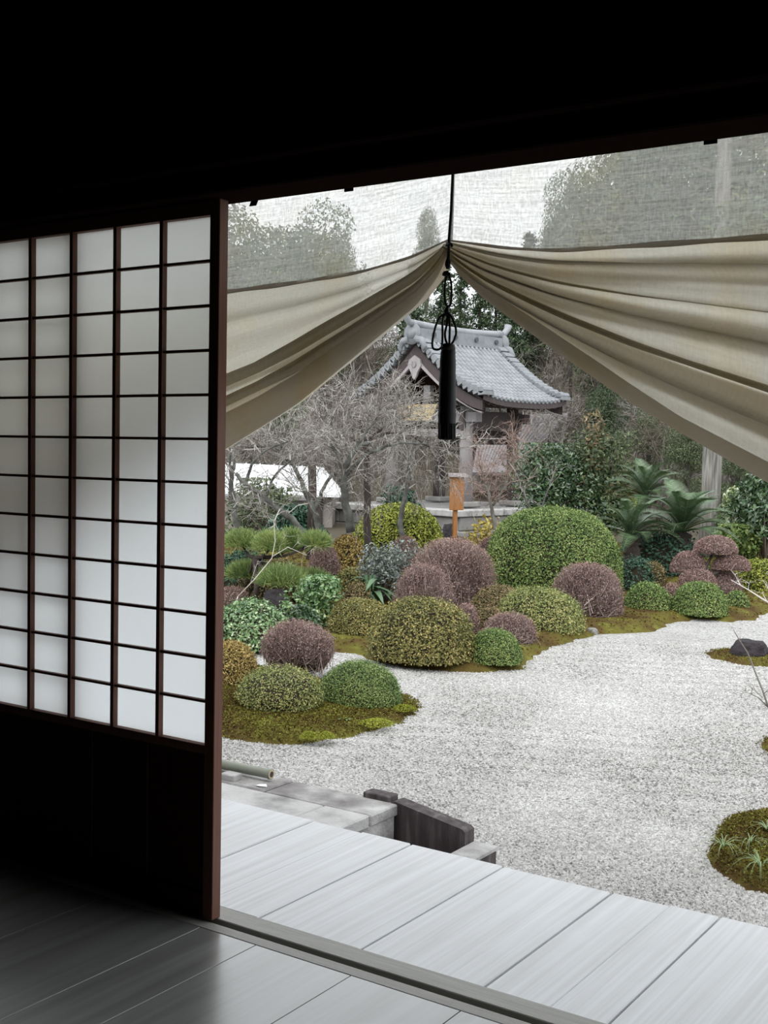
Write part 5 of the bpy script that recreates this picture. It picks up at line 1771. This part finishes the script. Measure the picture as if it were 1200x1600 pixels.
# edging stones at the drip line, right
xs_ = -0.12
edge = thing('edging_stones', 'row of pale edging stones on the gravel along the veranda front', 'curb', (0.5, 1.75, GZ))
k = 0
while xs_ < 2.6:
    w = rng.uniform(0.12, 0.3)
    yy0 = 1.62 - 0.0 * xs_
    part('edging_stone', B().box((xs_ + 0.006, yy0 + rng.uniform(-.015, .015), GZ - 0.02), (xs_ + w - 0.006, yy0 + 0.13 + rng.uniform(-.02, .02), GZ + 0.03 + rng.uniform(-.008, .012)), bev=0.012), 'pavement_stone' if rng.random() < 0.75 else 'dark_rock', edge)
    xs_ += w


# grass tufts on the near hummock
def grass(label, pxs, ln, n=16):
    x, y = pxs
    g = on(x, y, 2, GZ + 0.085)
    o = thing('grass_tuft', label, 'grass', g, 'grass tufts on the moss hummock')
    for i in range(n):
        a = rng.uniform(0, 6.28)
        L = 1.35 * ln * rng.uniform(0.6, 1.1)
        t_ = np.linspace(0, 1, 6)
        out = 0.75 * L * t_ ** 1.2
        P = np.stack([np.cos(a) * out, np.sin(a) * out, L * (0.9 * t_ - 0.95 * t_ ** 2) + 0 * t_], 1)
        sd_ = np.array([-math.sin(a), math.cos(a), 0]) * 0.0022
        G_ = np.stack([P - sd_ * (1.05 - t_)[:, None], P + sd_ * (1.05 - t_)[:, None]], 0)
        part('blade', B().grid(G_), 'grass_blade', o, local=True)
    return o


grass('drooping pale grass tuft low on the hummock flank at the frame edge', (1188, 1355), 0.15, 22)
grass('drooping green grass tuft at the tip of the hummock', (1130, 1325), 0.13, 20)
grass('thin grass tuft on the crown of the moss hummock', (1172, 1318), 0.12, 14)
grass('short pale grass tuft along the back rim of the hummock', (1198, 1298), 0.12, 16)


def fern(label, x, y, s):
    g = on(x, y, 2, GZ + 0.05)
    o = thing('fern', label, 'fern', g)
    for i in range(9):
        a = i * 2.4
        t_ = np.linspace(0, 1, 5)
        P = np.stack([np.cos(a) * s * t_, np.sin(a) * s * t_, s * (0.9 * t_ - 0.7 * t_ ** 2)], 1)
        sd_ = np.array([-math.sin(a), math.cos(a), 0]) * s * 0.14
        wv = np.sin(np.pi * (0.1 + 0.85 * t_))[:, None]
        part('frond', B().grid(np.stack([P - sd_ * wv, P, P + sd_ * wv], 0)), 'dome_green', o, local=True)


fern('small bright fern at the foot of the lumpy yellow-green dome', 433, 1127, 0.075)
fern('pale green seedling on the moss before the smooth green dome', 538, 1126, 0.05)


# bare branches of a sapling just beyond the frame edge
def sapling(label, limbs, depth, n, L, r, mat, base):
    g = deep(*base, depth)
    g[2] = GZ
    o = thing('bare_sapling', label, 'sapling', g)
    bb = B()
    st, dr = [], []
    first = limb_pts(limbs[0][0], depth)[0]
    bb.tube([g - np.array([0, 0, .03]), (g + first) / 2 + np.array([0.01, 0, 0.01]), first], [r * 1.6, r * 1.3, r], 6)
    for pts, r0, r1 in limbs:
        P = limb_pts(pts, depth)
        bb.tube(P, np.linspace(r0, r1, len(P)), 5)
        for _ in range(n):
            i = rng.integers(0, len(P) - 1)
            st.append(P[i] + (P[i + 1] - P[i]) * rng.random())
            dr.append(unit(P[i + 1] - P[i]) * 0.4 + rng.normal(0, 0.5, 3) + np.array([0, 0, 0.5]))
    part('stem', bb, mat, o, True)
    part('twigs', twig_tris(*grow_twigs(st, dr, L, 2, r * 0.5, kids=(3,), seg=3)), mat, o, kind='stuff')


sapling('thin bare sapling in front of the islet with the dark rock', [([(1204, 1115), (1192, 1080), (1178, 1045), (1168, 1020), (1155, 1000), (1146, 984)], 0.005, 0.002), ([(1192, 1090), (1175, 1075), (1164, 1065)], 0.003, 0.0015), ([(1200, 1105), (1185, 1090), (1168, 1082)], 0.003, 0.0015)], 5.2, 2, 0.045, 0.005, 'twig_grey', (1225, 1240))
sapling('pale bare branch reaching in from the frame edge below the yellow-green dome', [([(1212, 948), (1190, 935), (1170, 922), (1142, 906)], 0.009, 0.003), ([(1200, 940), (1203, 915), (1206, 900)], 0.006, 0.003)], 9.5, 4, 0.13, 0.007, 'twig_pale', (1228, 985))
sapling('pale dead twig leaning in front of the pine by the stile', [([(372, 932), (398, 905), (425, 872), (430, 845), (428, 815), (437, 795)], 0.0055, 0.0025), ([(425, 870), (450, 855), (480, 868)], 0.004, 0.002)], 11.2, 4, 0.2, 0.005, 'twig_pale', (350, 975))

# ------------------------------------------------------------------ curtain
YC = 0.17


def cpt(x, y):
    p = on(x, y, 1, YC)
    return p[0], p[2]


def curve(pts):
    a = np.array(sorted(cpt(*p) for p in pts))
    return a[:, 0], a[:, 1]


GX, GZZ = cpt(703, 380)
seamL = curve([(364, 455), (467, 441.5), (562, 426), (644, 402), (694, 378)])
hemL = curve([(362, 697), (467, 632), (574, 545), (657, 477), (691, 432), (699, 412)])
seamR = curve([(712, 377), (792, 388), (868, 392), (1047, 381), (1200, 370.5)])
hemR = curve([(707, 410), (722, 430), (760, 468), (817, 510), (894, 566), (987, 630), (1072, 681), (1200, 754)])


def ext(c, x):
    X, Z = c
    z = np.interp(x, X, Z)
    sl, sr = (Z[1] - Z[0]) / (X[1] - X[0]), (Z[-1] - Z[-2]) / (X[-1] - X[-2])
    return np.where(x < X[0], Z[0] + (x - X[0]) * sl, np.where(x > X[-1], Z[-1] + (x - X[-1]) * sr, z))


def smooth1(z, k=6):
    for _ in range(k):
        z = z.copy()
        z[1:-1] = 0.25 * z[:-2] + 0.5 * z[1:-1] + 0.25 * z[2:]
    return z


TOPZ = 1.93
cur = thing('curtain', 'cream translucent cloth curtain gathered up in the middle of the opening', 'curtain', (GX, YC, TOPZ))


def cloth_half(side, x_end, seam, hem, tucks, band, under):
    nx = 130
    s = np.linspace(0, 1, nx) ** 1.4
    X = GX + (x_end - GX) * s
    zs, zh = smooth1(ext(seam, X), 10), smooth1(ext(hem, X), 4)
    span = zs - zh
    far = np.clip(np.abs(X - GX) / 0.55, 0, 1)
    near = 1 - far
    # upper flat cloth
    nu = 26
    up = np.zeros((nu, nx, 3))
    for j in range(nu):
        t_ = j / (nu - 1)
        z = TOPZ + (zs - TOPZ) * t_
        y = YC + 0.004 * np.sin(9 * X + 3 * t_) * t_ + 0.006 * np.exp(-((t_ - 0.9) / 0.12) ** 2) * np.sin(40 * (X - GX) * (1 + t_)) * np.exp(-np.abs(X - GX) / 0.22)
        y += 0.010 * np.exp(-((t_ - 0.86) / 0.05) ** 2) * np.exp(-((np.abs(X - GX) - 0.10) / 0.09) ** 2)
        if side < 0:   # slanting creases
            y += 0.004 * np.sin((X * 0.9 + z * -0.75) * 75 + 2 * np.sin(X * 9)) * np.exp(-((X - 0.25) / 0.22) ** 2) * t_
        up[j] = np.stack([X, y, z], 1)
    # pleated lower cloth
    nl = 150
    tau = np.linspace(0, 1, nl)
    tt, yy_ = tau.copy(), np.zeros(nl)
    lo = np.zeros((nl, nx, 3))
    tz = np.tile(tau[:, None], (1, nx))
    ty = np.zeros((nl, nx))
    for (tc0, tc1, w, o_, a_, n_amp) in tucks:
        c = tc0 + (tc1 - tc0) * far           # position drifts from gather to far end
        u = (tau[:, None] - c[None]) / w
        win = np.exp(-u ** 2 * 1.1)
        ss_ = o_ * (1 + n_amp * near)[None]
        tz += -ss_ * w * np.sin(u * 2.6) * win
        ty += a_ * (0.35 + 0.65 * np.minimum(1, span / 0.3))[None] * np.cos(u * 2.6) * win
    edge = np.clip(tau / 0.05, 0, 1)[:, None] * np.clip((1 - tau) / 0.05, 0, 1)[:, None]
    tz = tau[:, None] * (1 - edge) + tz * edge
    lo[..., 0] = X[None]
    lo[..., 1] = YC - ty * edge - 0.012 * near[None] * np.sin(np.pi * tau)[:, None]
    lo[..., 2] = zs[None] - span[None] * tz
    b = B()
    b.grid(up)
    n1 = nu * nx
    b.grid(lo)
    V = np.concatenate([up.reshape(-1, 3), lo.reshape(-1, 3)])
    # cloth coordinates
    vv = np.concatenate([np.repeat(1 - 0.5 * np.arange(nu) / (nu - 1), nx), np.repeat(0.5 - 0.5 * tau, nx)])
    uv = np.stack([np.concatenate([np.tile(X, nu), np.tile(X, nl)]), vv], 1)
    nfu = (nu - 1) * (nx - 1)
    FF = b.get()[1][0]
    co = put('cloth', mesh('cloth', V - wloc(cur), [FF], ['curtain_cloth', 'curtain_lower_cloth'], np.r_[np.zeros(nfu), np.ones(len(FF) - nfu)], True, uv), cur)
    # double-stitched seam and doubled hem band lie against the cloth
    sb_ = np.zeros((3, nx, 3))
    wv = 0.0058 + 0.001 * np.sin(X * 31)
    for j, q in enumerate((-1, 0, 1)):
        sb_[j] = np.stack([X, np.full(nx, YC - 0.0025), zs + q * wv * (0.4 + 0.6 * far)], 1)
    part('seam', (sb_.reshape(-1, 3), B().grid(sb_).get()[1]), 'curtain_seam_cloth', cur, True, uv=np.stack([np.tile(X, 3), np.repeat([0.5, 0.51, 0.52], nx)], 1))
    # cloth strips added behind the face to darken the folds
    for (n0, n1, f0_, f1_, back) in under:
        ub = np.zeros((7, nx, 3))
        for j in range(7):
            q = j / 6
            t_ = (n0 + (n1 - n0) * q) * (1 - far ** 0.7) + (f0_ + (f1_ - f0_) * q) * far ** 0.7
            ub[j] = np.stack([X, YC + 0.006 + back * np.minimum(1, 0.3 + span / 0.3) * (0.6 + 0.4 * math.sin(math.pi * q)), zs - span * t_], 1)
        part('fold_shade_strip', (ub.reshape(-1, 3), B().grid(ub).get()[1]), 'curtain_hem_cloth', cur, True, uv=np.stack([np.tile(X, 7), np.repeat(np.linspace(.2, .3, 7), nx)], 1))
    hb = np.zeros((8, nx, 3))
    bw = np.clip(band[0] + (band[1] - band[0]) * far, 0.05, 1)
    for j in range(8):
        q = j / 7
        z = zh + span * bw * (1 - q)
        hb[j] = np.stack([X, YC - 0.004 - 0.012 * near - 0.003 * np.sin(math.pi * q), z], 1)
    part('hem_band', (hb.reshape(-1, 3), B().grid(hb).get()[1]), 'curtain_hem_cloth', cur, True, uv=np.stack([np.tile(X, 8), np.repeat(np.linspace(0, .1, 8), nx)], 1))


cloth_half(-1, -1.35, seamL, hemL,
           [(0.20, 0.20, 0.10, 0.12, 0.012, 2.0), (0.42, 0.575, 0.085, 1.15, 0.040, 0.9), (0.66, 0.70, 0.06, 1.3, 0.034, 0.9)], (0.34, 0.235),
           [(0.10, 0.70, 0.53, 0.61, 0.03), (0.35, 0.98, 0.66, 0.74, 0.03)])
cloth_half(1, 2.3, seamR, hemR,
           [(0.14, 0.125, 0.095, 0.34, 0.048, 2.6), (0.33, 0.31, 0.04, 0.55, 0.016, 2.0), (0.46, 0.44, 0.10, 0.30, 0.048, 2.2), (0.62, 0.62, 0.05, 0.95, 0.030, 1.0), (0.74, 0.76, 0.10, 0.36, 0.050, 1.6)], (0.26, 0.085),
           [(0.02, 0.45, 0.10, 0.19, 0.03), (0.30, 0.70, 0.38, 0.47, 0.028), (0.45, 0.99, 0.64, 0.82, 0.03)])
for x, y, w, tilt in ((400, 321, 0.020, 0.35), (545, 299, 0.024, 0), (896, 246, 0.024, 0), (1110, 225, 0.026, 0)):
    p = on(x, y, 1, YC - 0.06)
    hk = thing('hanging_tab', {400: 'slanting dark tab under the lintel nearest the paper door', 545: 'dark tab under the lintel between door and cord', 896: 'dark tab under the lintel past the cord', 1110: 'dark tab under the lintel nearest the frame edge'}[x], 'tab', (p[0], p[1], LZ), 'dark tabs hanging under the lintel')
    b = B()
    zt = 1.80 - LZ
    zb_ = p[2] - LZ
    b.add([(-w / 2 - tilt * 0.03, -0.002, zb_), (w / 2 - tilt * 0.03, -0.002, zb_), (w / 2 + tilt * 0.03, -0.002, zt), (-w / 2 + tilt * 0.03, -0.002, zt),
           (-w / 2 - tilt * 0.03, 0.002, zb_), (w / 2 - tilt * 0.03, 0.002, zb_), (w / 2 + tilt * 0.03, 0.002, zt), (-w / 2 + tilt * 0.03, 0.002, zt)],
          [[0, 1, 2, 3], [5, 4, 7, 6], [1, 5, 6, 2], [4, 0, 3, 7], [4, 5, 1, 0], [3, 2, 6, 7]])
    part('tab', b, 'dark_wood', hk, local=True)
    part('tab_knot', B().tube([(tilt * 0.03, -0.01, zt + 0.006), (tilt * 0.03, 0.01, zt + 0.006)], w * 0.35, 8), 'dark_wood', hk, local=True)
part('hanging_pole', B().tube([(-1.4, YC, TOPZ + 0.012), (2.35, YC, TOPZ + 0.012)], 0.014, 8), 'dark_wood', cur, True)

# ------------------------------------------------------------------ cord and tassel
YT = YC - 0.045


def tp(x, y, dy=0.0):
    return on(x, y, 1, YT + dy)


tas = thing('tassel', 'black silk tassel hanging on a knotted cord at the curtain gather', 'tassel', tp(700, 420))
part('cord', B().tube([on(709.5, 215, 1, YT), tp(708, 262), tp(705, 330), tp(701.5, 376), tp(700, 415)], 0.0034, 8), 'black_silk', tas, True)
part('back_cord', B().tube([on(710, 215, 1, YC + 0.02), on(707, 330, 1, YC + 0.02), on(705, 385, 1, YC + 0.02)], 0.003, 6), 'cord_silk', tas, True)
wrap = [tp(703, 378)]
part('gather_wrap', B().tube([tp(698, 383, .03), tp(699, 381, 0.01), tp(702, 380, -0.004), tp(705, 381, 0.01), tp(706, 384, .03)], 0.0034, 7), 'black_silk', tas, True)
part('cord_knot', B().tube([tp(700, 404), tp(700, 409), tp(699, 414), tp(700, 420)], [0.004, 0.0065, 0.006, 0.004], 9), 'black_silk', tas, True)
part('cord_knot', B().tube([tp(692, 430), tp(695, 428), tp(698, 427), tp(703, 431)], [0.003, 0.0065, 0.0065, 0.004], 9), 'black_silk', tas, True)


def loop(pts, r=0.0026, closed=True, name='cord_loop', mt='cord_silk'):
    P = np.array([tp(x, y, dy) for x, y, dy in pts])
    n = len(P)
    tt = np.linspace(0, n if closed else n - 1, n * 6)
    if closed:
        P = np.vstack([P, P[:1]])
    Q = np.stack([np.interp(tt, range(len(P)), P[:, k]) for k in range(3)], 1)
    for _ in range(5):
        R_ = Q.copy()
        Q[1:-1] = 0.25 * R_[:-2] + 0.5 * R_[1:-1] + 0.25 * R_[2:]
    part(name, B().tube(Q, r, 7), mt, tas, True)


loop([(700, 427, 0), (695, 440, 0), (695, 470, 0), (698, 479, 0), (703, 479, 0), (705.5, 470, 0), (705.5, 440, 0)], 0.0024, mt='black_silk')
part('cord_knot', B().tube([tp(699, 480), tp(698, 487), tp(698, 494)], [0.003, 0.006, 0.003], 9), 'black_silk', tas, True)
loop([(698, 490, 0), (688, 493, 0), (680, 510, 0), (675, 535, 0), (676, 545, 0), (684, 547, 0), (691, 543, 0), (691.5, 520, 0), (691, 495, 0)])
loop([(699, 488, 0), (706, 495, 0), (712, 510, 0), (713, 522, 0), (709, 533, 0), (704, 539, 0)], closed=False)
loop([(699, 490, 0), (699, 505, 0), (695, 520, 0), (696, 531, 0), (700, 540, 0)], closed=False)
loop([(702, 488, 0.003), (703, 510, .003), (702, 542, .003)], closed=False)
P = [tp(*p) for p in ((700.5, 537), (700.5, 545), (699.8, 556), (699.3, 600), (698.5, 640), (698.2, 662))]
head = np.array([0.011, 0.0150, 0.0165, 0.0180, 0.0190, 0.0195])
ns = 30
GV = []
for i in np.linspace(0, 5, 26):
    c = np.array([np.interp(i, range(6), np.array(P)[:, k]) for k in range(3)])
    r_ = np.interp(i, range(6), head)
    GV.append([c + r_ * (1 + 0.05 * (j % 2) + 0.03 * math.sin(i * 9)) * np.array([math.cos(j * 2 * math.pi / ns), math.sin(j * 2 * math.pi / ns), 0]) for j in range(ns + 1)])
part('netted_body', B().grid(GV, flip=True), 'black_silk', tas, True)
fr = B()
for j in range(110):
    a = j * 2.399
    rr = 0.0185 * math.sqrt((j + 0.5) / 110)
    o_ = np.array([math.cos(a), math.sin(a), 0])
    fr.tube([P[-1] + o_ * rr, tp(698.3, 675) + o_ * rr * 0.98, tp(698.2, 686.5 + rng.uniform(-1.5, 1)) + o_ * rr * 1.0], 0.0021, 5)
part('fringe', fr, 'black_silk', tas)
part('head_wrap', B().tube([tp(700.5, 539), tp(700.3, 544), tp(700.2, 548)], [0.0145, 0.0165, 0.016], 16), 'cord_silk', tas, True)
